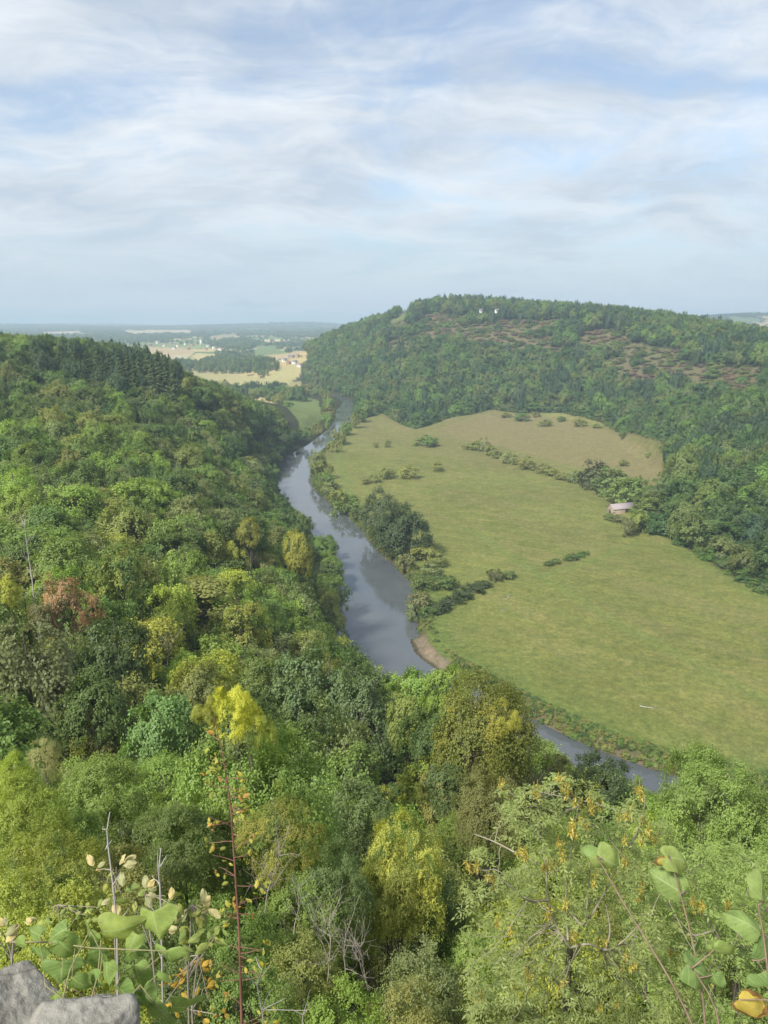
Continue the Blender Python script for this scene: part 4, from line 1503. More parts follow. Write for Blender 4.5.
def far_rows():
    r = np.random.default_rng(21)
    rows = []
    for (y0, y1, s, hs) in ((1150, 2600, 17, 1), (2600, 5200, 30, 1.5), (5200, 9800, 62, 2.2)):
        x, y = jgrid(-y1 * .56, y1 * .56, y0, y1, s, r)
        px, py, dep = proj(x, y, rbf(x, y))
        z = rbf(x, y)
        pyt = proj(x, y, z + 12)[1]
        wd = woodland(x, y) > .5
        # hedge lines between fields
        cell = 210.0
        u = (x * 0.92 + y * 0.25) / cell + 0.25 * fbm(x / 300, y / 300, 2)
        v = (y * 0.75 - x * 0.2) / cell + 0.5 * hash2(np.floor(u), np.floor(u) * 0, 4)
        hd = (np.minimum(u % 1, 1 - u % 1) * cell < s * .45) | (np.minimum(v % 1, 1 - v % 1) * cell < s * .45)
        ps = wd | (hd & (r.random(len(x)) < .62))
        for pts, c1, d0, d1 in FIELDS:
            ps &= ~(inpoly(px, py, pts) & (y > d0) & (y < d1))
            ps &= ~(inpoly(px, pyt, pts) & (y < d1) & (y < 3400))
        # the dark belt of trees beyond the bend, and the wooded knoll behind the village
        belt = inpoly(px, py, [(176, 362), (196, 365), (218, 358), (240, 358), (262, 360), (276, 364), (284, 368), (276, 373), (240, 374), (205, 374), (182, 370)]) & (y < 3200)
        ps |= belt
        ps |= inpoly(px, py, [(204, 346), (225, 340), (248, 339), (262, 343), (250, 350), (215, 351)]) & (y < 6000)
        lim = np.where(y < 2600, 311, 345)
        ps &= (px > -30) & (px < 800) & ~((px > lim) & (y < 3000))
        if y0 == 1150:
            ps &= ~((y < 1500) & (px > 276) & (py > 385)) & (x > -700) & ~((px > 296) & (y < 2000))
        for cx, cy, cr in CLEAR:
            ps &= np.hypot(x - cx, y - cy) > cr * .8
        ps &= visible_from_camera(x, y, z + 16, 12)
        for i in np.nonzero(ps)[0]:
            h = (12 + 5 * r.random()) * (1 if y0 < 5000 else 1.15) * (1.1 if belt[i] else 1)
            w = (s * .62 if y0 > 1200 else 10.5) * (.8 + .5 * r.random())
            rows.append((x[i], y[i], z[i] - .5, h, w, random.choice(['round', 'spread', 'multi']), random.choice(['dark green', 'deep green', 'mid green', 'olive green']), 0))
    # beyond the far shoulder of the hill
    x, y = jgrid(1500, 3300, 3900, 6000, 34, r)
    z = rbf(x, y)
    k = (woodland(x, y) > .3) & visible_from_camera(x, y, z + 14, 14)
    for i in np.nonzero(k)[0]:
        rows.append((x[i], y[i], z[i] - .5, 15, 26, 'spread', 'dark green', 0))
    return rows


def bank_growth():
    """nettles, sedge and scrub along the meadow bank of the lower river"""
    r = np.random.default_rng(14)
    rows = []
    pts = [p for p in RBW if 125 < p[1] < 960]
    for a, b in zip(pts[:-1], pts[1:]):
        L = math.dist(a, b)
        tx, ty = (b[0] - a[0]) / L, (b[1] - a[1]) / L
        lower = a[1] < 270
        for _ in range(int(L * (6.5 if lower else 2.2))):
            t = r.random()
            off = r.uniform(.6, 8.5 if lower else 7.5)
            x, y = a[0] + (b[0] - a[0]) * t - ty * off, a[1] + (b[1] - a[1]) * t + tx * off
            rows.append((x, y, off))
    P3 = np.array(rows)
    sr, sm = masks(P3[:, 0], P3[:, 1])
    bd = dpoly(P3[:, 0], P3[:, 1], [G(*p) for p in [(419, 641), (424, 652), (433, 660), (444, 667)]], closed=False)
    k = (sr < -.4) & (bd > 4)
    P3 = P3[k]
    z = height(P3[:, 0], P3[:, 1])
    out = []
    for (x, y, off), zz in zip(P3, z):
        h = r.uniform(.6, 1.7) * (1.3 if off < 5 else .6)
        out.append((x, y, zz - .25, h, r.uniform(1.2, 3.0), 'bush', random.choice(['dark green', 'olive green', 'deep green', 'bronze green', 'mid green']), 0))
    return out


def undergrowth_rows():
    """brambles and saplings that close the gaps between the near trees"""
    r = np.random.default_rng(17)
    x, y = jgrid(-110, 110, 4, 150, 2.1, r, .5)
    sr, sm = masks(x, y)
    z = height(x, y, sr, sm)
    px, py, dep = proj(x, y, z + 1.0)
    k = (sr < -3) & (sm < 0) & (px > -60) & (px < 830) & (py < 1150) & (dep > 4.5) & inpoly(px, py, SLOPE_PX) & (z < 119.5)
    k &= (dep < 60) | (r.random(len(x)) < .45)
    k &= ~inpoly(px, py, [(10, 752), (52, 748), (60, 775), (26, 782)])
    rows = []
    for i in np.nonzero(k)[0]:
        d = math.hypot(x[i], y[i])
        h = (1.2 + 1.7 * r.random()) * (1 if d > 12 else .6)
        rows.append((x[i], y[i], z[i] - .4, h, (2.4 + 1.8 * r.random()) * (1 if d > 12 else .6), 'bush', random.choice(['mid green', 'olive green', 'dark green', 'deep green', 'yellow green', 'bronze green', 'deep green']), d))
    return rows


ORD = ['', 'second ', 'third ', 'fourth ', 'fifth ', 'sixth ', 'seventh ', 'eighth ', 'ninth ', 'tenth ', 'eleventh ', 'twelfth ', 'thirteenth ', 'fourteenth ']


def label_trees():
    SH = {'round': 'round-crowned', 'tall': 'tall narrow', 'spread': 'broad spreading', 'multi': 'many-headed', 'airy': 'loose feathery'}
    buckets = {}
    for q in RECORD:
        if q['set'] or q['cat'] != 'tree':
            continue
        ph, lx, ly = min(LAND, key=lambda l: (l[1] - q['px']) ** 2 + 1.6 * (l[2] - q['py']) ** 2)
        dx, dy = q['px'] - lx, q['py'] - ly
        if abs(dy) > abs(dx) * .9:
            rel = 'beyond the' if dy < 0 else 'in front of the'
        else:
            rel = 'on the river side of the' if dx > 0 else 'on the hill side of the'
        buckets.setdefault((q['tone'], SH[q['shape']], rel, ph), []).append((math.hypot(dx, dy), q))
    for (tone, sh, rel, ph), v in buckets.items():
        for k, (_, q) in enumerate(sorted(v, key=lambda t: t[0])):
            q['o']['label'] = f'{ORD[min(k, 13)]}{tone} {sh} tree {rel} {ph}'

# ------------------------------------------------------------------ buildings
MAT_STONE = plain_mat('rubble stone', (.24, .19, .14), (.40, .33, .25), 1.6, bump=.3)
MAT_RENDER = plain_mat('pale render', (.62, .60, .55), (.74, .72, .67), .8)
MAT_BRICK = plain_mat('brick', (.26, .15, .11), (.36, .22, .16), 1.5)
MAT_SHEET = plain_mat('weathered sheet roof', (.24, .20, .21), (.34, .29, .30), .8, stretch=(8, 1, 1))
MAT_SLATE = plain_mat('slate', (.13, .13, .14), (.22, .21, .22), 1.2)
MAT_TILE = plain_mat('clay tile', (.24, .15, .11), (.34, .22, .16), 1.2)
MAT_GAP = plain_mat('dark interior', (.012, .011, .010), (.022, .02, .018), 1.0)


def box(x0, x1, y0, y1, z0, z1):
    v = [(x, y, z) for z in (z0, z1) for y in (y0, y1) for x in (x0, x1)]
    return np.array(v, float), np.array([(0, 2, 3, 1), (4, 5, 7, 6), (0, 1, 5, 4), (2, 6, 7, 3), (0, 4, 6, 2), (1, 3, 7, 5)])


def gabled(L, W, h, rise):
    """walls of a gabled house, ridge along x"""
    a, b = L / 2, W / 2
    v = [(-a, -b, -1), (a, -b, -1), (a, b, -1), (-a, b, -1), (-a, -b, h), (a, -b, h), (a, b, h), (-a, b, h), (-a, 0, h + rise), (a, 0, h + rise)]
    q = [(0, 1, 5, 4), (1, 2, 6, 5), (2, 3, 7, 6), (3, 0, 4, 7)]
    t = [(5, 6, 9), (7, 4, 8)]
    return np.array(v, float), q, t


def roof_mesh(L, W, h, rise, th=.18, ov=.4):
    a, b = L / 2 + ov, W / 2 + ov
    e = h - rise * ov / (W / 2)
    top = [(-a, -b, e + th), (a, -b, e + th), (a, 0, h + rise + th), (-a, 0, h + rise + th), (a, b, e + th), (-a, b, e + th)]
    bot = [(x, y, z - th + .01) for x, y, z in top]
    v = np.array(top + bot, float)
    q = [(0, 1, 2, 3), (3, 2, 4, 5), (7, 6, 9, 8), (8, 9, 11, 10), (0, 6, 7, 1), (5, 4, 10, 11), (1, 7, 8, 2), (2, 8, 10, 4), (0, 3, 9, 6), (3, 5, 11, 9)]
    return v, q


def house(kind, label, cat, x, y, rz, L, W, h, rise, wall, roof, group=None, chimney=True, windows=True, z=None):
    z = float(height(np.array([x]), np.array([y]))[0]) if z is None else z
    t = thing(kind, label, cat, (x, y, z), rz, group=group)
    v, q, tr = gabled(L, W, h, rise)
    obj('wall', mesh_from('house wall', v, q, tr, wall), t)
    v, q = roof_mesh(L, W, h, rise)
    ro = obj('roof', mesh_from('house roof', v, q, None, roof), t)
    if chimney:
        v, q = box(L / 2 - 1.3, L / 2 - .5, -.45, .45, h + rise * .5, h + rise + 1.0)
        obj('chimney', mesh_from('chimney', v, q, None, wall), ro)
    if windows:
        for k in range(max(2, int(L / 3))):
            cx = -L / 2 + (k + .5) * L / max(2, int(L / 3))
            v, q = box(cx - .55, cx + .55, -W / 2 - .04, -W / 2 - .003, h * .35, h * .75)
            obj('window', mesh_from('window', v, q, None, MAT_GAP), t)
    return t


CLEAR = []     # ground kept free of trees (x, y, radius)


def build_buildings():
    x, y = G(621, 512, 3.0)
    bx = 17.5
    t = thing('barn', 'stone field barn with a pale pinkish sheet roof below the wood edge', 'barn', (x, y, float(height(np.array([x]), np.array([y]))[0])), math.radians(20))
    v, q, tr = gabled(bx, 8, 3.4, 2.6)
    obj('wall', mesh_from('barn wall', v, q, tr, MAT_STONE), t)
    v, q = roof_mesh(bx, 8, 3.4, 2.6, .15, .35)
    obj('roof', mesh_from('barn roof', v, q, None, MAT_SHEET), t)
    for cx, w in ((2.2, 3.6), (6.2, 2.4)):
        v, q = box(cx - w / 2, cx + w / 2, -4.05, -4.003, -.2, 2.7)
        obj('doorway', mesh_from('barn doorway', v, q, None, MAT_GAP), t)
    v, q = box(-8.8, -8.753, -1.1, 1.1, 0, 2.6)
    obj('door', mesh_from('barn door', v, q, None, MAT_BARK), t)

    for (px, py, d, l) in ((481, 309.5, 1585, 'white hilltop house, first of two gleaming among trees on the far hill crest'), (497, 309.5, 1570, 'white hilltop house standing east of its twin on the far hill crest')):
        x, y, _ = P(px, py, d)
        zz = P(px, py, d)[2] - 6
        house('hill_house', l, 'house', x, y, .3, 8, 6, 4.5, 2.4, MAT_RENDER, MAT_SLATE, 'white houses on the hill crest', z=max(zz, float(height(np.array([x]), np.array([y]))[0])))
        CLEAR.append((x, y - 30, 42))
    farm = [(285, 378, 1780, 'grey roofed farmhouse at the hedge end of the riverside hamlet', MAT_RENDER, MAT_SLATE), (289, 380, 1720, 'brick house in the middle of the riverside hamlet', MAT_BRICK, MAT_TILE),
            (292, 377, 1790, 'long slate barn at the back of the riverside hamlet', MAT_STONE, MAT_SLATE), (295, 381, 1700, 'pale gabled house at the front of the riverside hamlet', MAT_RENDER, MAT_SLATE),
            (298, 378, 1770, 'stone cottage of the riverside hamlet close under the hill', MAT_STONE, MAT_SHEET), (300, 382.5, 1660, 'small white cottage below the riverside hamlet', MAT_RENDER, MAT_TILE)]
    for k, (px, py, d, l, wm, rm) in enumerate(farm):
        x, y, _ = P(px, py, d)
        house('farmhouse', l, 'house', x, y, .5 + k, 15 if 'long' in l else 11, 7.5, 4.8, 3.2, wm, rm, 'buildings of the riverside hamlet')
        CLEAR.append((x, y - 14, 30))
    vil = [(141, 343.5, 3300), (150, 341.5, 3500), (157, 340.5, 3700), (164, 342.5, 3400), (171, 341, 3600), (178, 343, 3350), (185, 341, 3550), (192, 342.5, 3450), (208, 343, 3400), (214, 345, 3150), (206, 347, 2980), (220, 347, 2950), (174, 345.5, 3100), (188, 346, 3050)]
    vl = ['at the west end of the far village', 'second from the west end of the far village', 'on the upper lane of the far village', 'west of centre in the far village', 'high in the middle of the far village', 'in the middle of the far village',
          'behind the middle of the far village', 'just west of the church tower', 'just east of the church tower', 'on the east side of the far village', 'below the church tower by the stubble field', 'at the east end of the far village',
          'on the lower edge of the far village', 'below the middle of the far village']
    for k, ((px, py, d), l) in enumerate(zip(vil, vl)):
        x, y, _ = P(px, py, d)
        house('village_house', 'small ' + ['pale', 'brick', 'white'][k % 3] + ' house ' + l, 'house', x, y, k * .8, 15, 9, 6, 4, [MAT_RENDER, MAT_BRICK, MAT_RENDER][k % 3], [MAT_SLATE, MAT_TILE][k % 2], 'houses of the far village', windows=False)
        CLEAR.append((x, y - 60, 110))
    x, y, _ = P(201, 346, 3420)
    z = float(height(np.array([x]), np.array([y]))[0])
    t = thing('church_tower', 'square pale church tower rising above the far village', 'church', (x, y, z))
    v, q = box(-4, 4, -4, 4, -1, 24)
    obj('tower', mesh_from('tower', v, q, None, MAT_RENDER), t)
    ps = [box(a - .8, a + .8, b - .8, b + .8, 24.01, 26) for a in (-3.2, 3.2) for b in (-3.2, 3.2)]
    v, q = tubes(ps)
    obj('pinnacles', mesh_from('pinnacles', v, q, None, MAT_RENDER), t)
    for zz in (8, 17):
        v, q = box(-.8, .8, -4.05, -4.003, zz, zz + 3.2)
        obj('window', mesh_from('tower window', v, q, None, MAT_GAP), t)
    CLEAR.append((x, y - 60, 110))


# ------------------------------------------------------------------ bare wood
def twig_tree(seed, H, rad, n, spread, r=None, curl=.35, depth=2):
    """leafless stem with forking twigs"""
    r = np.random.default_rng(seed)
    parts = []

    def grow(p, d, L, rd, lev):
        m = 6
        pts = [np.array(p, float)]
        d = unit(np.array(d, float))
        for _ in range(m - 1):
            d = unit(d + r.normal(size=3) * curl * .35 + np.array([0, 0, .06]))
            pts.append(pts[-1] + d * L / (m - 1))
        parts.append(tube(pts, np.linspace(rd, rd * .35, m), 5 if lev == 0 else 4))
        if lev < depth:
            for k in range(n if lev == 0 else max(2, n // 3)):
                i = r.integers(1 if lev else 2, m)
                dd = unit(d * .6 + r.normal(size=3) * spread + np.array([0, 0, .35]))
                grow(pts[i], dd, L * (.35 + .3 * r.random()), rd * .45, lev + 1)
    grow((0, 0, -.3), (r.normal() * .06, r.normal() * .06, 1), H, rad, 0)
    return tubes(parts)


MAT_GREYTWIG = plain_mat('grey dead twigs', (.20, .175, .15), (.36, .32, .28), 3.0)


def build_bare_wood():
    # pale leafless tree on the slope
    x, y, zt = P(27, 524, 122)
    zb = float(height(np.array([x]), np.array([y]))[0])
    t = thing('dead_tree', 'bare pale dead tree with forked upper branches above the rust brown tree', 'dead tree', (x, y, zb))
    H = zt - zb
    r = np.random.default_rng(4)
    tr = wiggle((0, 0, -.5), (-.5, 0, H), 9, .10, r)
    v, q = tube(tr, np.linspace(.22, .04, 9), 7)
    obj('trunk', mesh_from('snag trunk', v, q, None, MAT_PALEBARK, smooth=True), t)
    ps = []
    for k in range(11):
        i = 4 + k % 5
        a = k * 2.3
        e = tr[i] + np.array([math.cos(a) * 1.6, math.sin(a) * 1.6, 1.5 + r.random()]) * (1.1 - i * .07)
        w = wiggle(tr[i], e, 5, .08, r)
        ps.append(tube(w, np.linspace(.06, .012, 5), 4))
        for g in range(3):
            ps.append(tube(wiggle(w[2 + g % 3], w[4] + r.normal(size=3) * .6, 4, .05, r), np.linspace(.025, .008, 4), 4))
    v, q = tubes(ps)
    obj('branches', mesh_from('snag branches', v, q, None, MAT_PALEBARK), t)
    mark('bare pale tree', 30, 575)
    # grey dead shrubs among the near trees
    for k, (px, py, hp, d, l, n) in enumerate([(326, 905, 66, 13.5, 'upright grey dead shrub below the mid green bushy tree', 13), (368, 930, 62, 12.5, 'grey dead shrub in front of the lemon yellow tree', 13), (345, 925, 50, 12.8, 'small grey dead shrub between two others like it', 9),
                                               (262, 842, 56, 15, 'fuzzy grey dead shrub beside the red stem', 12), (292, 880, 40, 13.6, 'low spreading grey dead branches on the river side of the red stem', 9), (165, 640, 30, 105, 'tall grey dead tree far up the slope', 9),
                                               (192, 530, 26, 210, 'bleached dead tree standing in the middle of the upper wood', 9), (345, 730, 44, 92, 'leafless pale limbs under the tall ash', 8)]):
        x, y, zt = P(px, py, d)
        dep = y * CT - (zt - EYE) * ST
        H = hp * dep / FOC * 1.25
        v, q = twig_tree(50 + k, H, .011 * H, n, .55 if 'spreading' not in l else .9, depth=2)
        t = thing('dead_shrub', l, 'dead shrub', (x, y, zt - H), me=mesh_from('dead shrub', v, q, None, MAT_GREYTWIG))
    # pale fallen wood on the meadow and in the clearing
    for px, py, L, rz, l in ((648, 707, 5.2, -.5, 'pale bleached log lying on the meadow near the lower river'), (508, 597, 8.0, 1.25, 'long pale broken branch lying on the meadow beyond the bramble hedge'), (503, 610, 4.5, .9, 'short pale branch lying below the long broken branch')):
        x, y = G(px, py, 2.9)
        zz = float(height(np.array([x]), np.array([y]))[0])
        v, q = tubes([tube(wiggle((-L / 2, 0, .12), (L / 2, 0, .2), 7, .10, r), np.linspace(.20, .05, 7), 6), tube(wiggle((0, 0, .15), (L * .22, L * .16, .4), 4, .05, r), np.linspace(.09, .03, 4), 5),
                      tube(wiggle((L * .2, 0, .15), (L * .38, -L * .14, .35), 4, .05, r), np.linspace(.07, .02, 4), 5)])
        thing('fallen_branch', l, 'branch', (x, y, zz), rz, me=mesh_from('log', v, q, None, MAT_PALEBARK))


# ------------------------------------------------------------------ things within arm's reach
RIGHT = np.array([1.0, 0, 0])
UPV = np.array([0, ST, CT])
BACK = np.array([0, -CT, ST])     # towards the viewer


def broad_leaf(L, W, prof, cup, curl, r, nu=7, nt=10, wav=.0):
    """a leaf blade: length along x, width along y; returns verts, quads, (across, along) per vertex"""
    t = np.linspace(0, 1, nt)
    u = np.linspace(-1, 1, nu)
    T, U = np.meshgrid(t, u, indexing='ij')
    w = np.interp(T, prof[0], prof[1]) * W / 2
    base = np.interp(T, prof[0], prof[2]) if len(prof) > 2 else 0
    x = T * L + base * np.abs(U) * L
    y = U * w
    z = -cup * np.abs(U) ** 1.6 * w + curl * L * (T - .4) ** 2 * -1 + wav * L * np.sin(T * 9 + U * 3 + r.random() * 6) * .06 * np.abs(U)
    v = np.stack([x, y, z], -1).reshape(-1, 3)
    I = np.arange(nt * nu).reshape(nt, nu)
    q = np.stack([I[:-1, :-1], I[1:, :-1], I[1:, 1:], I[:-1, 1:]], -1).reshape(-1, 4)
    return v, q, np.c_[U.ravel() * .5 + .5, T.ravel()]


HEART = ([0, .02, .06, .12, .2, .3, .42, .55, .7, .82, .92, 1], [.14, .5, .74, .90, .985, 1.0, .93, .76, .52, .33, .15, 0], [0, -.12, -.14, -.11, -.06, -.02, 0, 0, 0, 0, 0, 0])
OVAL = ([0, .05, .2, .45, .7, .9, 1], [.05, .25, .7, 1, .82, .4, 0])
ROUND = ([0, .03, .15, .4, .65, .85, 1], [.2, .62, .94, 1.0, .9, .58, 0], [0, -.06, -.04, 0, 0, 0, 0])


def blade_mat(name, base, vein, edge=None, edge_amt=.0, under=1.1, nv=6.5, vw=.09, transl=.35):
    m, nt, out = new_mat(name)
    at_ = N(nt, 'ShaderNodeAttribute', attribute_type='GEOMETRY', attribute_name='blade')
    sp = N(nt, 'ShaderNodeSeparateXYZ')
    nt.links.new(at_.outputs['Vector'], sp.inputs[0])

    def M(op, a, b=None, c_=None):
        n = N(nt, 'ShaderNodeMath', operation=op)
        for k, vv in enumerate((a, b, c_)):
            if vv is None:
                continue
            if isinstance(vv, (int, float)):
                n.inputs[k].default_value = vv
            else:
                nt.links.new(vv, n.inputs[k])
        return n.outputs[0]
    au = M('ABSOLUTE', M('MULTIPLY_ADD', sp.outputs[0], 2.0, -1.0))
    mid = M('LESS_THAN', au, .045)
    fr = M('FRACT', M('MULTIPLY', M('SUBTRACT', sp.outputs[1], M('MULTIPLY', au, .28)), nv))
    side = M('LESS_THAN', fr, vw)
    v_ = M('MAXIMUM', mid, M('MULTIPLY', side, .75))
    tc = N(nt, 'ShaderNodeTexCoord')
    nf = noise(nt, 38, tc.outputs['Object'], 3.0)
    col = ramp(nt, nf, [(.3, tuple(c * .78 for c in base)), (.7, tuple(c * 1.18 for c in base))])
    nt.links.new(sp.outputs[2], N(nt, 'ShaderNodeMath').inputs[0])
    tone = ramp(nt, sp.outputs[2], [(0, (.72, .80, .8)), (.5, (1, 1, 1)), (1, (1.5, 1.25, 1.1))])
    col = mul(nt, col, tone)
    col = mixc(nt, M('MULTIPLY', v_, .8), col, vein)
    if edge:
        ef = M('MULTIPLY', M('GREATER_THAN', M('ADD', M('MAXIMUM', au, sp.outputs[1]), M('MULTIPLY', nf, .5)), 1.28 - edge_amt), .9)
        col = mixc(nt, ef, col, edge)
    b = N(nt, 'ShaderNodeBsdfPrincipled')
    nt.links.new(col, b.inputs['Base Color'])
    b.inputs['Roughness'].default_value = .58
    b.inputs['Specular IOR Level'].default_value = .22
    spots = ramp(nt, noise(nt, 90, tc.outputs['Object'], 3.0, .6), [(.66, (0, 0, 0)), (.70, (.8, .8, .8))])
    col = mixc(nt, spots, col, (.20, .13, .05))
    nt.links.new(col, b.inputs['Base Color'])
    bp = N(nt, 'ShaderNodeBump', inputs={'Strength': .25, 'Distance': .001})
    nt.links.new(v_, bp.inputs['Height'])
    nt.links.new(bp.outputs[0], b.inputs['Normal'])
    tr = N(nt, 'ShaderNodeBsdfTranslucent')
    nt.links.new(mul(nt, col, (1.2, 1.2, .6)), tr.inputs[0])
    mx = N(nt, 'ShaderNodeMixShader')
    mx.inputs[0].default_value = transl
    nt.links.new(b.outputs[0], mx.inputs[1])
    nt.links.new(tr.outputs[0], mx.inputs[2])
    nt.links.new(mx.outputs[0], out.inputs[0])
    return m


def place_blade(v, pos, ang, pitch, roll, face=BACK):
    """turn a blade so that its tip points at angle ang in the picture plane, tipped by pitch and rolled about its own axis"""
    a = math.radians(ang)
    ax = RIGHT * math.cos(a) + UPV * math.sin(a)
    nrm = unit(face)
    p = math.radians(pitch)
    ax2 = unit(ax * math.cos(p) + nrm * math.sin(p))
    nr2 = unit(nrm - ax2 * (nrm @ ax2))
    sd = np.cross(nr2, ax2)
    ro = math.radians(roll)
    sd, nr2 = sd * math.cos(ro) + nr2 * math.sin(ro), nr2 * math.cos(ro) - sd * math.sin(ro)
    return np.array(pos) + v[:, :1] * ax2 + v[:, 1:2] * sd + v[:, 2:3] * nr2


def blade_obj(name, leaves, mat, parent, origin, label=None):
    """leaves: (pos, L, W, prof, ang, pitch, roll, cup, curl, tone)"""
    r = np.random.default_rng(len(leaves))
    V, Q, A, o = [], [], [], 0
    for (pos, L, W, prof, ang, pitch, roll, cup, curl, tone) in leaves:
        v, q, a = broad_leaf(L, W, prof, cup, curl, r, wav=1.0, nu=11 if L > .03 else 5, nt=20 if L > .03 else 6)
        V.append(place_blade(v, np.array(pos) - np.array(origin), ang, pitch, roll))
        Q.append(q + o)
        A.append(np.c_[a, np.full(len(a), tone)])
        o += len(v)
    me = mesh_from(name, np.vstack(V), np.vstack(Q), None, mat, smooth=True, vattrs={'blade': np.vstack(A)})
    return obj(name, me, parent, label=label)


def rock_mesh(seed, sx, sy, sz):
    import bmesh
    from mathutils import noise as mn
    bm = bmesh.new()
    bmesh.ops.create_icosphere(bm, subdivisions=6, radius=1.0)
    r = np.random.default_rng(seed)
    planes = [(Vector(unit(r.normal(size=3) + np.array([0, 0, .2]))), .66 + .22 * r.random()) for _ in range(13)]
    off = Vector((seed * 3.1, seed * 1.7, 0))
    for v in bm.verts:
        p = v.co.normalized()
        d = 1.0
        for n, h in planes:
            k = p.dot(n)
            if k > .05:
                d = min(d, h / k)
        d = d * (1 + .05 * mn.fractal(p * 2.2 + off, 1, 2, 4) + .022 * mn.fractal(p * 9 + off, 1, 2, 5)) - .03 * max(0, mn.noise(p * 5 + off) - .25)
        v.co = Vector((p.x * d * sx, p.y * d * sy, p.z * d * sz))
    me = bpy.data.meshes.new('boulder')
    bm.to_mesh(me)
    bm.free()
    me.polygons.foreach_set('use_smooth', [True] * len(me.polygons))
    return me


def limestone():
    m, nt, out = new_mat('lichened limestone')
    tc = N(nt, 'ShaderNodeTexCoord')
    co = tc.outputs['Object']
    a = noise(nt, 9, co, 8, .65)
    b_ = noise(nt, 26, co, 6, .7)
    l = noise(nt, 6.5, co, 5, .7, .6)
    col = ramp(nt, a, [(.3, (.15, .143, .125)), (.5, (.24, .232, .21)), (.72, (.34, .325, .29))])
    col = mul(nt, col, ramp(nt, b_, [(.3, (.72, .72, .70)), (.7, (1.12, 1.11, 1.08))]))
    col = mixc(nt, ramp(nt, l, [(.52, (0, 0, 0)), (.60, (.72, .72, .72))]), col, (.12, .12, .11))
    col = mixc(nt, ramp(nt, noise(nt, 15, co, 4, .6), [(.62, (0, 0, 0)), (.70, (.6, .6, .6))]), col, (.36, .34, .20))
    vo = N(nt, 'ShaderNodeTexVoronoi', feature='DISTANCE_TO_EDGE')
    vo.inputs['Scale'].default_value = 4.5
    wv = N(nt, 'ShaderNodeVectorMath', operation='MULTIPLY_ADD')
    wv.inputs[1].default_value = (.10, .10, .10)
    nz = N(nt, 'ShaderNodeTexNoise')
    nz.inputs['Scale'].default_value = 14
    nt.links.new(co, nz.inputs['Vector'])
    nt.links.new(nz.outputs['Color'], wv.inputs[0])
    nt.links.new(co, wv.inputs[2])
    nt.links.new(wv.outputs[0], vo.inputs['Vector'])
    crack = ramp(nt, vo.outputs['Distance'], [(.0, (.62, .61, .58)), (.012, (.85, .85, .84)), (.03, (1, 1, 1))])
    col = mul(nt, col, crack)
    col = mixc(nt, ramp(nt, noise(nt, 4.2, co, 6, .7, .4), [(.60, (0, 0, 0)), (.68, (.75, .75, .75))]), col, (.055, .065, .022))
    bs = N(nt, 'ShaderNodeBsdfPrincipled')
    nt.links.new(col, bs.inputs['Base Color'])
    bs.inputs['Roughness'].default_value = .9
    bs.inputs['Specular IOR Level'].default_value = .15
    bp = N(nt, 'ShaderNodeBump', inputs={'Strength': .8, 'Distance': .012})
    nt.links.new(b_, bp.inputs['Height'])
    nt.links.new(bp.outputs[0], bs.inputs['Normal'])
    nt.links.new(bs.outputs[0], out.inputs[0])
    return m


def stem_path(pts):
    return np.array([P(px, py, d) for px, py, d in pts])


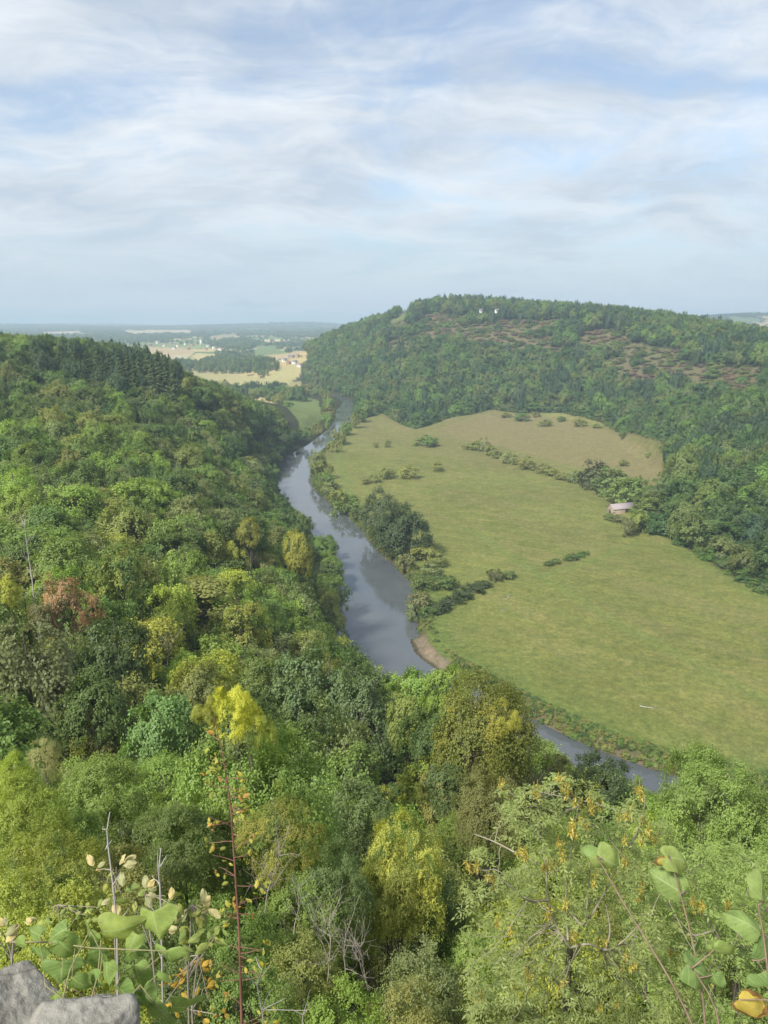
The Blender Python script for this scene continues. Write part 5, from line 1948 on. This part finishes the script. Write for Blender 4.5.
def build_foreground():
    r = np.random.default_rng(33)
    lim = limestone()
    for k, (px, py, d, s, rz, l) in enumerate([(6, 1040, 1.33, (.155, .14, .17), .4, 'grey limestone block with dark lichen stains behind the other rock'), (84, 1062, 1.10, (.135, .12, .125), 1.9, 'pale rounded limestone rock in front of the ivy')]):
        x, y, z = P(px, py, d)
        me = rock_mesh(3 + k, *s)
        me.materials.append(lim)
        thing('rock', l, 'rock', (x, y, z), rz, me=me)
    # rocks below them, on which they lie
    me = rock_mesh(9, .55, .40, .42)
    me.materials.append(lim)
    x, y, z = P(30, 1120, 1.16)
    me.transform(__import__('mathutils').Matrix.Scale(.8, 4))
    thing('rock_ledge', 'limestone ledge carrying the two pale rocks at the cliff edge', 'rock', (x - .06, y, z - .34), .8, me=me)

    # ivy
    x0, y0, z0 = P(90, 1000, 1.25)
    ivy = thing('ivy', 'green ivy with heart shaped leaves scrambling over the pale rocks', 'ivy', (x0, y0, z0))
    L = []
    ilist = [(66, 928, 26, 20, 215, .4), (60, 944, 34, 28, 300, .55), (84, 962, 34, 30, 330, .25), (101, 934, 44, 32, 10, .95), (152, 912, 30, 42, 285, .8), (166, 952, 24, 36, 280, .55), (136, 934, 22, 18, 250, .7), (24, 944, 18, 14, 190, .6),
             (134, 966, 34, 26, 295, .45), (126, 952, 24, 16, 350, .3), (62, 962, 22, 40, 268, .2), (52, 996, 20, 16, 300, .5), (106, 962, 24, 22, 280, .55), (118, 988, 30, 24, 320, .15), (142, 990, 26, 22, 300, .35), (148, 1006, 28, 22, 330, .55),
             (172, 1010, 36, 26, 350, .6), (90, 930, 18, 26, 260, .45), (72, 980, 26, 20, 320, .4), (98, 980, 26, 18, 200, .25), (40, 936, 20, 16, 170, .5), (160, 1024, 30, 24, 300, .5), (112, 1004, 26, 20, 250, .3), (76, 938, 24, 20, 200, .3),
             (132, 1012, 28, 22, 210, .3), (46, 958, 20, 16, 140, .35), (156, 976, 18, 14, 330, .4), (88, 950, 26, 20, 350, .2)]
    stems = []
    for (px, py, lw, ww, ang, tone) in ilist:
        d = 1.22 + .10 * r.random() + (.05 if py < 960 else 0)
        p = np.array(P(px, py, d))
        k = (d * CT - (p[2] - EYE) * ST) / FOC
        L.append((p, lw * k * 1.0, ww * k * 1.02, HEART, ang, r.uniform(-40, 25), r.uniform(-35, 35), r.uniform(.2, .5), r.uniform(.2, .6), tone))
        b = np.array(P(95 + (px - 95) * .35, 1010, 1.25)) + r.normal(size=3) * .01
        m_ = (p + b) / 2 + r.normal(size=3) * .012 + np.array([0, -.01, .01])
        if len(L) % 3 == 0:
            stems.append(tube(np.array([b, m_, p]) - (x0, y0, z0), [.0015, .0012, .0009], 5))
    blade_obj('leaves', L, blade_mat('ivy leaf', (.200, .290, .080), (.33, .42, .18), transl=.42), ivy, (x0, y0, z0))
    for s in ([(10, 942, 1.33), (48, 942, 1.32), (92, 948, 1.27), (140, 950, 1.26), (166, 951, 1.26)], [(60, 1010, 1.2), (70, 970, 1.25), (90, 930, 1.29)], [(88, 1010, 1.2), (98, 975, 1.25), (101, 940, 1.28)], [(110, 1020, 1.2), (140, 985, 1.24), (168, 1020, 1.22)]):
        stems.append(tube(stem_path(s) - (x0, y0, z0), np.linspace(.0019, .0011, len(s)), 6))
    v, q = tubes(stems)
    obj('stems', mesh_from('ivy stems', v, q, None, plain_mat('ivy stem', (.15, .15, .07), (.25, .22, .11), 60)), ivy)

    # red stemmed sapling
    red = plain_mat('red bark', (.12, .055, .042), (.22, .11, .08), 40, stretch=(1, 1, .2), rough=.6)
    path = stem_path([(244, 1100, 2.5), (241, 1000, 2.55), (239, 930, 2.6), (235, 870, 2.62), (231, 810, 2.66), (223, 755, 2.68), (214, 716, 2.7)])
    o = path[0]
    t = thing('sapling', 'slender red stemmed sapling with small yellow and orange leaves', 'sapling', tuple(o))
    ps = [tube(path - o, [.0058, .0054, .0047, .0038, .0030, .0022, .0013], 7)]
    L, LO = [], []
    for k in range(46):
        f = r.random() ** .8
        py = 1040 - f * 300
        i = np.interp(-py, [-1100, -1000, -930, -870, -810, -755, -716], np.arange(7))
        s = path[int(i)] * (1 - i % 1) + path[min(int(i) + 1, 6)] * (i % 1)
        sgn = r.choice([-1, 1])
        ln = r.uniform(.02, .12) * (1.15 - .6 * f)
        e = s + RIGHT * sgn * ln + UPV * ln * r.uniform(-.25, .6) + BACK * r.normal() * .03
        ps.append(tube(wiggle(s, e, 4, .004, r) - o, [.0022, .0018, .0014, .001], 4))
        for _ in range(r.integers(2, 6)):
            sz = r.uniform(.017, .036)
            lf = (e + r.normal(size=3) * .014, sz, sz * .52, OVAL, r.uniform(0, 360), r.uniform(-40, 40), r.uniform(-50, 50), .3, .4, r.random())
            (LO if r.random() < .20 else L).append(lf)
    v, q = tubes(ps)
    obj('stem', mesh_from('red stem', v, q, None, red, smooth=True), t)
    blade_obj('leaves', L, blade_mat('yellowing leaf', (.30, .31, .055), (.42, .40, .14), nv=8), t, o)
    blade_obj('leaves', LO, blade_mat('orange leaf', (.38, .24, .06), (.44, .34, .12), nv=8), t, o, label='orange autumn leaves')

    # pale leaved sprigs
    cream = blade_mat('pale cream leaf', (.42, .40, .20), (.52, .50, .30), nv=7)
    lime = blade_mat('pale lime leaf', (.25, .31, .085), (.38, .42, .18), nv=7)
    amber = blade_mat('amber leaf', (.40, .28, .045), (.48, .38, .12), nv=7)
    gst = plain_mat('grey twig', (.22, .19, .15), (.34, .30, .24), 40)
    sprigs = [
        ('pale cream leaved sprig around the tall dead twig', [(118, 1010, 2.0), (115, 940, 2.0), (112, 870, 2.0)], [(96, 868, cream, 5), (118, 868, cream, 6), (106, 880, lime, 5), (122, 890, lime, 5), (110, 900, cream, 4)], 17),
        ('pale yellow rosette sprig above the ivy', [(158, 1010, 1.9), (152, 950, 1.9), (146, 895, 1.9)], [(146, 892, cream, 9), (166, 896, lime, 5), (134, 900, lime, 5), (172, 902, cream, 4), (150, 912, lime, 6)], 17),
        ('broad sprig of lime and cream leaves behind the ivy', [(190, 1060, 2.0), (188, 980, 2.0), (192, 905, 2.0)], [(186, 916, lime, 9), (200, 912, cream, 7), (206, 930, lime, 9), (178, 926, cream, 6), (194, 940, lime, 9), (214, 938, lime, 8), (204, 908, cream, 5), (180, 945, lime, 6), (220, 925, lime, 5)], 17),
        ('amber leaved sprig between ivy and red stem', [(196, 1080, 2.1), (192, 1010, 2.1), (198, 955, 2.1)], [(170, 985, amber, 8), (185, 975, amber, 8), (200, 968, amber, 8), (205, 988, amber, 8), (190, 1000, amber, 8), (176, 1005, amber, 7), (210, 1004, lime, 6), (165, 1000, lime, 5), (202, 1018, amber, 7), (222, 1016, amber, 6), (178, 958, lime, 5)], 11),
        ('small cream leaved sprig behind the grey limestone block', [(10, 1000, 1.7), (12, 960, 1.7), (14, 930, 1.7)], [(6, 930, cream, 6), (20, 926, cream, 6), (14, 936, amber, 3), (-6, 936, lime, 5)], 18),
        ('yellow leaved sprig along the low bushes above the ivy', [(66, 990, 2.4), (62, 940, 2.4), (58, 905, 2.4)], [(52, 908, lime, 6), (66, 905, lime, 6), (82, 912, lime, 7), (90, 918, lime, 6), (74, 920, lime, 6), (44, 916, lime, 5), (98, 908, lime, 5)], 11),
    ]
    for l, st, cl, base in sprigs:
        pth = stem_path(st)
        o = pth[0]
        t = thing('leafy_sprig', l, 'plant', tuple(o))
        d = st[0][2]
        ps = [tube(pth - o, np.linspace(.0042, .002, 3), 5)]
        groups = {}
        for (px, py, m, n) in cl:
            c0 = np.array(P(px, py, d))
            ps.append(tube(wiggle(pth[1] if r.random() < .5 else pth[2], c0, 4, .004, r) - o, [.0022, .0018, .0015, .001], 4))
            for k in range(max(2, int(n * .75))):
                kk = (d * CT - (c0[2] - EYE) * ST) / FOC
                sz = base * kk * r.uniform(.55, .95)
                ang = r.uniform(0, 360)
                q_ = c0 + (RIGHT * math.cos(math.radians(ang)) + UPV * math.sin(math.radians(ang))) * sz * .25 + BACK * r.normal() * .01
                groups.setdefault(m.name, (m, []))[1].append((q_, sz, sz * .55, OVAL, ang, r.uniform(-45, 45), r.uniform(-45, 45), .35, .5, r.random()))
        v, q = tubes(ps)
        obj('stems', mesh_from('sprig stems', v, q, None, gst), t)
        for m, lv in groups.values():
            blade_obj('leaves', lv, m, t, o)

    # dead twigs
    for l, st, side in (('tall bleached dead twig above the ivy', [(118, 1000, 1.8), (117, 925, 1.8), (113, 885, 1.8), (108, 845, 1.8), (107, 830, 1.8), (110, 812, 1.8)], [(1, 126, 905), (3, 115, 838), (3, 103, 850), (4, 104, 828), (2, 120, 868)]),
                        ('forked bleached dead twig behind the ivy', [(163, 1010, 1.85), (162, 960, 1.85), (161, 920, 1.85), (160, 885, 1.85), (159, 868, 1.85), (161, 848, 1.85)], [(3, 150, 872), (3, 154, 852), (2, 148, 905), (4, 166, 858), (1, 154, 940)]),
                        ('zigzag dead twig at the foot of the red stem', [(268, 1060, 2.3), (262, 1010, 2.3), (257, 985, 2.3), (262, 970, 2.3)], [(1, 272, 990), (2, 246, 975), (1, 284, 1000), (2, 268, 962), (3, 255, 958), (1, 306, 1010)]),
                        ('thin dead twig on the river side of the red stem', [(300, 1060, 2.6), (303, 1015, 2.6), (308, 1000, 2.6)], [(1, 314, 1004), (1, 292, 1008), (2, 310, 990)])):
        pth = stem_path(st)
        o = pth[0]
        ps = [tube(pth - o, np.linspace(.0031, .0015, len(pth)), 5)]
        for i, px, py in side:
            ps.append(tube(wiggle(pth[i], np.array(P(px, py, st[0][2] + r.normal() * .02)), 4, .003, r) - o, [.0022, .0018, .0014, .0009], 4))
        v, q = tubes(ps)
        thing('dead_twig', l, 'twig', tuple(o), me=mesh_from('dead twig', v, q, None, MAT_PALEBARK, smooth=True))

    # the wild lime branches that reach in beside the cliff
    lm = blade_mat('lime leaf', (.205, .30, .095), (.36, .44, .20), edge=(.30, .20, .07), edge_amt=-.02, nv=7, transl=.42)
    brn = blade_mat('browning leaf', (.36, .33, .075), (.50, .42, .12), edge=(.20, .10, .04), edge_amt=.25, nv=7)
    bst = plain_mat('branch bark', (.16, .11, .075), (.27, .20, .14), 50)
    bl = [('broad leaved branch ending in two pale leaves', [(712, 1075, 1.2), (690, 1020, 1.22), (668, 976, 1.24), (640, 930, 1.27), (616, 890, 1.3), (598, 858, 1.32)], [(603, 860, 32, 20, 184, .55, lm, 45), (598, 856, 34, 30, 328, .85, lm, 10)]),
          ('broad leaved branch with a brown edged folded leaf', [(708, 1075, 1.27), (703, 1000, 1.28), (692, 940, 1.3), (680, 893, 1.32), (670, 858, 1.33)], [(684, 894, 42, 30, 156, .6, lm, 30), (668, 856, 38, 28, 338, .9, lm, 20), (672, 862, 20, 14, 205, .45, brn, 20), (694, 952, 30, 22, 330, .0, lm, 50)]),
          ('low broad leaved shoot with a large drooping leaf', [(724, 1075, 1.2), (716, 1010, 1.22), (692, 968, 1.24)], [(690, 966, 46, 32, 322, .35, lm, 15), (714, 950, 40, 26, 330, .75, lm, 25), (712, 975, 22, 18, 300, .3, lm, 0)]),
          ('large green leafed shoot at the edge of view with a yellow curled leaf', [(790, 1075, 1.1), (772, 1000, 1.12), (764, 940, 1.14), (758, 905, 1.15)], [(762, 932, 40, 26, 155, .6, lm, 20), (762, 900, 34, 26, 75, .7, lm, 30), (752, 960, 46, 40, 345, .2, lm, 20), (740, 1000, 44, 30, 325, .95, brn, 10), (775, 985, 30, 24, 200, .3, lm, 20)])]
    for l, st, lv in bl:
        pth = stem_path(st)
        o = pth[0]
        t = thing('leafy_branch', l, 'branch', tuple(o))
        pp = np.array(smooth_line([tuple(p) for p in pth], 3))
        ps = [tube(pp - o, np.linspace(.0026, .0013, len(pp)), 6)]
        gr = {}
        for (px, py, lw, ww, ang, tone, m, pit) in lv:
            d = st[-1][2]
            p = np.array(P(px, py, d))
            k = (d * CT - (p[2] - EYE) * ST) / FOC
            gr.setdefault(m.name, (m, []))[1].append((p, lw * k * .92, ww * k * .92, ROUND, ang, -pit, r.uniform(-40, 40), r.uniform(.35, .75), r.uniform(.3, .8), tone))
            j = np.argmin(np.linalg.norm(pp - p, axis=1))
            ps.append(tube(np.array([pp[j], (pp[j] + p) / 2 + r.normal(size=3) * .004, p]) - o, [.0016, .0014, .0012], 5))
        v, q = tubes(ps)
        obj('stem', mesh_from('branch stem', v, q, None, bst, smooth=True), t)
        for m, ll in gr.values():
            blade_obj('leaves', ll, m, t, o, label='yellow leaf with brown edges' if m is brn else None)


def compound_leaves(pos, dirs, L, r, per=5, asp=.34, droop=.5):
    """pinnate leaves: a drooping midrib with pairs of leaflets"""
    n = len(pos)
    t = np.linspace(.18, 1, per)
    d = unit(dirs)
    side = unit(np.cross(d, np.array([0, 0, 1.0])) + 1e-6)
    P_, T_, S_, Nn = [], [], [], []
    for k, tt in enumerate(t):
        for sg in ((-1, 1) if k < per - 1 else (0,)):
            c0 = pos + d * L[:, None] * tt
            c0[:, 2] -= droop * L * tt ** 2
            tg = d * .55 + side * sg * .85
            tg[:, 2] -= .35 + .3 * tt
            lf = L * .36
            P_.append(c0 + unit(tg) * lf[:, None] * .5)
            T_.append(tg)
            S_.append(lf * r.uniform(.8, 1.15, n))
            Nn.append(np.array([0, 0, 1.0]) + r.normal(size=(n, 3)) * .35 + d * .25)
    P_, T_, S_, Nn = np.vstack(P_), np.vstack(T_), np.concatenate(S_), np.vstack(Nn)
    return leaf_quads(P_, Nn, S_, r, asp, T_, fold=.05)


def ash_tree(px, py, d, trunk_px, limbs, region, keys, n_leaf, label, seed, tints, depth=1.3):
    """near ash drawn limb by limb: limbs, compound leaves in sprays, hanging bunches of winged seeds"""
    r = np.random.default_rng(seed)
    base = np.array(P(*trunk_px[0]))
    zb = float(height(np.array([base[0]]), np.array([base[1]]))[0])
    o = np.array([base[0], base[1], min(zb, base[2] - .3)])
    t = thing('ash_tree', label, 'tree', tuple(o), group=GT)
    tp = np.vstack([o[None], stem_path(trunk_px)])
    ps = [tube(np.array(smooth_line([tuple(p) for p in tp], 3)) - o, np.linspace(.085, .05, (len(tp) - 1) * 3 + 1), 8)]
    v, q = tubes(ps)
    obj('trunk', mesh_from('ash trunk', v, q, None, MAT_BARK, smooth=True), t)
    ls, nodes = [], []
    for l in limbs:
        pts = [P(a[0], a[1], d - .55 + a[2] * .8) for a in l]
        pp = np.array(smooth_line(pts, 4))
        nodes += list(pp[2:])
        ls.append(tube(pp - o, np.linspace(.020, .006, len(pp)), 6))
    nodes = np.array(nodes)
    # leafy twig ends filling the crown
    ends = []
    while len(ends) < n_leaf:
        qx, qy = r.uniform(*region[0]), r.uniform(*region[1])
        if inpoly(np.array([qx]), np.array([qy]), region[2])[0]:
            ends.append(P(qx, qy, d + r.normal() * depth * .6))
    ends = np.array(ends)
    for e in ends[:: max(1, n_leaf // 70)]:
        j = np.argsort(np.linalg.norm(nodes - e, axis=1))[r.integers(0, 3)]
        ls.append(tube(wiggle(nodes[j], e, 6, .05, r) - o, [.008, .0065, .0055, .0045, .0035, .002], 4))
    v, q = tubes(ls)
    obj('limbs', mesh_from('ash limbs', v, q, None, plain_mat('pale ash twigs', (.20, .18, .13), (.34, .31, .23), 8), smooth=True), t)
    k = 5
    pos = np.repeat(ends, k, 0)
    dirs = r.normal(size=pos.shape) * np.array([1, 1, .5]) + np.array([0, 0, .35])
    L = r.uniform(.13, .25, len(pos))
    v, q = compound_leaves(pos, dirs, L, r)
    nn = len(pos)
    sh = np.tile(.42 + .14 * r.normal(size=nn) + .12 * np.repeat(r.normal(size=len(ends)), k), 9)
    obj('leaves', mesh_from('ash leaves', v - o, q, None, MAT_LEAF, {'shade': sh.clip(0, 1)}), t, tints[0])
    # winged seeds in bunches
    bunch = []
    for _ in range(6):
        n_ = 26
        tg = unit(np.tile([0, 0, -1.0], (n_, 1)) + r.normal(size=(n_, 3)) * .75)
        sz = r.uniform(.05, .085, n_)
        kp = np.c_[r.normal(size=(n_, 2)) * .006, r.uniform(-.05, .06, n_)] + tg * sz[:, None] * .48
        v, q = leaf_quads(kp, r.normal(size=kp.shape) + BACK * .8, sz, r, .26, tg, fold=.03)
        sv, sq = tube([(0, 0, .12), (0, 0, .02), (0, 0, -.06)], [.007, .007, .005], 5)
        v, q = tubes([(v, q), (sv, sq)])
        bunch.append(mesh_from('ash keys', v, q, None, MAT_LEAF, {'shade': np.r_[r.random(n_).clip(.1, .95), np.full(len(sq), .2)]}))
    spots = [(kx + r.normal() * sp * .55, ky + r.normal() * sp * .55) for (kx, ky, sp, n) in keys for _ in range(max(1, n // 9))]
    for k, (kx, ky) in enumerate(spots[:100]):
        b = obj('seed_bunch', bunch[k % 6], t, np.array(tints[1]) * r.uniform(.75, 1.25))
        b.location = np.array(P(kx, ky, d - 1.15 + r.normal() * .3)) - o
        b.rotation_euler = (0, 0, r.random() * 6.28)
    RECORD.append(dict(o=t, px=px, py=py, d=d, tone=None, shape='airy', h=4, w=3, pw=60, cat='tree', set=True))
    return t


def build_ashes():
    ash_tree(590, 880, 10.0, [(566, 1100, 10), (566, 1010, 10), (570, 948, 10)],
             [[(570, 948, 0), (556, 925, .1), (548, 900, 0), (546, 870, .1), (540, 840, .2), (527, 812, .3), (508, 790, .3)], [(548, 900, 0), (528, 900, -.3), (505, 882, -.5), (478, 868, -.6)], [(546, 868, .1), (520, 855, .3), (495, 842, .5), (474, 834, .6)],
              [(570, 948, 0), (588, 944, -.1), (606, 950, -.2), (622, 942, -.3), (638, 926, -.4), (652, 914, -.5)], [(568, 940, 0), (566, 905, .3), (569, 870, .5), (574, 830, .6), (580, 800, .6)], [(566, 905, .3), (583, 925, .1), (588, 895, 0), (592, 850, .1), (604, 815, .2)],
              [(540, 838, .2), (541, 812, .1), (538, 792, 0)], [(585, 925, .1), (606, 890, .4), (622, 850, .6), (628, 812, .7)], [(606, 950, -.2), (610, 930, -.1), (606, 905, 0)], [(628, 850, .6), (642, 820, .6), (645, 796, .6)]],
             ((465, 690), (775, 1040), [(468, 868), (490, 838), (502, 790), (530, 776), (566, 774), (600, 800), (622, 800), (644, 786), (668, 830), (690, 880), (690, 1040), (465, 1040), (452, 940)]),
             [(502, 786, 7, 26), (538, 793, 7, 30), (564, 786, 10, 60), (588, 806, 12, 80), (576, 826, 12, 60), (560, 850, 10, 40), (472, 863, 10, 50), (486, 880, 8, 30), (518, 858, 10, 36), (544, 866, 8, 30), (626, 812, 8, 50), (642, 793, 7, 44), (648, 830, 12, 60),
              (622, 860, 10, 36), (566, 905, 8, 26), (598, 880, 6, 20), (504, 925, 8, 24), (546, 912, 6, 20), (576, 938, 6, 30), (530, 974, 8, 26), (602, 942, 7, 24), (628, 962, 9, 40), (640, 895, 9, 40), (480, 1000, 8, 20), (560, 985, 8, 26), (606, 1010, 8, 20)],
             520, 'grey green ash full of yellow brown seed bunches at the cliff foot', 71, ((.200, .255, .076), (.31, .285, .065)))
    ash_tree(720, 930, 10.5, [(742, 1100, 10.5), (738, 1010, 10.5), (730, 960, 10.5)],
             [[(730, 960, 0), (715, 930, 0), (700, 900, .1), (690, 860, .2)], [(730, 960, 0), (740, 925, .1), (748, 890, .2), (756, 860, .2)], [(715, 930, 0), (690, 935, -.2), (672, 915, -.3), (664, 880, -.3)], [(740, 925, .1), (765, 910, 0), (782, 880, 0)]],
             ((650, 820), (830, 1040), [(655, 890), (672, 850), (700, 838), (740, 848), (790, 850), (830, 1040), (655, 1040)]),
             [(690, 908, 9, 50), (704, 905, 9, 50), (742, 918, 9, 50), (730, 905, 8, 30), (672, 950, 8, 24), (700, 985, 8, 20), (755, 880, 6, 20)],
             420, 'pale fresh green ash with few seed bunches behind the broad leaved branches', 72, ((.20, .28, .072), (.31, .285, .065)))
    mark('ash with seed bunches', 590, 900)


def near_shrubs():
    """separate bushes that fill the steep ground just below the rock"""
    S = [(230, 900, 17, 90, 'mid green', 'mid green bush behind the red stem'), (300, 935, 15, 90, 'olive green', 'olive bush around the low grey dead branches'), (420, 945, 14, 100, 'grey green', 'grey green bush in front of the lemon yellow tree'),
         (480, 930, 15, 80, 'fresh green', 'fresh green bush on the hill side of the seed laden ash'), (120, 850, 22, 80, 'olive green', 'olive bush between thorn tree and tall dead twig'), (70, 888, 16, 100, 'yellow green', 'yellow green bush just above the ivy'),
         (10, 880, 17, 100, (0.240, 0.304, 0.048), 'leafy bright green bush at the edge above the limestone block'), (160, 910, 14, 90, 'dark green', 'dark green bush behind the forked dead twig'), (250, 965, 12, 90, 'mid green', 'mid green bush at the foot of the red stem'),
         (340, 985, 12, 100, 'fresh green', 'fresh green bush low in the middle below the dead shrubs'), (410, 990, 11.5, 90, 'olive green', 'olive bush low beside the seed laden ash'), (190, 960, 12, 80, 'deep green', 'deep green bush behind the amber sprig'),
         (660, 850, 22, 90, (0.192, 0.264, 0.072), 'pale green bush between the seed laden ash and wide lime ash'), (730, 860, 20, 100, (0.208, 0.288, 0.072), 'pale green bush below the wide lime ash'), (140, 815, 30, 70, 'dark green', 'dark bush below the lime green dome'),
         (60, 800, 30, 70, 'mid green', 'green bush on the hill side below the lime green dome'), (440, 880, 26, 80, 'deep green', 'deep green bush in shade below the olive willow'), (300, 880, 20, 90, 'mid green', 'mid green bush uphill of the grey dead shrubs'),
         (42, 738, 44, 34, (0.272, 0.304, 0.200), 'silvery grey leaved shrub in the small clearing'), (10, 752, 40, 40, (0.192, 0.264, 0.032), 'mossy yellow green mound beside the clearing'), (75, 765, 40, 24, 'grey green', 'small grey green shrub below the clearing')]
    for k, (px, py, d, w, t, l) in enumerate(S):
        x, y, zt = P(px, py, d)
        zb = float(height(np.array([x]), np.array([y]))[0])
        dep = y * CT - (zt - EYE) * ST
        wm = w * dep / FOC
        plant('shrub', 'bush', x, y, zt, wm, 'near', 'bush', t, label=l, zb=max(zb, zt - wm * 1.6), group='bushes below the rock')


# ------------------------------------------------------------------ build
build_ground()
build_river()
build_protos()
build_ashes()
landmark_trees()
two_tone()
near_shrubs()
bank_plants()
build_buildings()
build_bare_wood()
rows = slope_trees()
stuff_rows([q for q in rows if q[7] < 300], 'mid', (.95, .98, 1), 'slope_woodland')
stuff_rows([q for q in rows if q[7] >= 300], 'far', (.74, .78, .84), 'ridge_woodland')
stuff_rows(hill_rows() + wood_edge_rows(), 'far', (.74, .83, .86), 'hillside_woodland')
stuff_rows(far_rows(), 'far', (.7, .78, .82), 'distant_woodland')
stuff_rows(bank_growth(), 'far', None, 'bank_vegetation')
ug = undergrowth_rows()
stuff_rows([q for q in ug if q[7] < 48], 'near', None, 'undergrowth')
stuff_rows([q for q in ug if q[7] >= 48], 'far', None, 'undergrowth')
label_trees()
build_foreground()
build_light()
build_air()
build_camera()
settings()
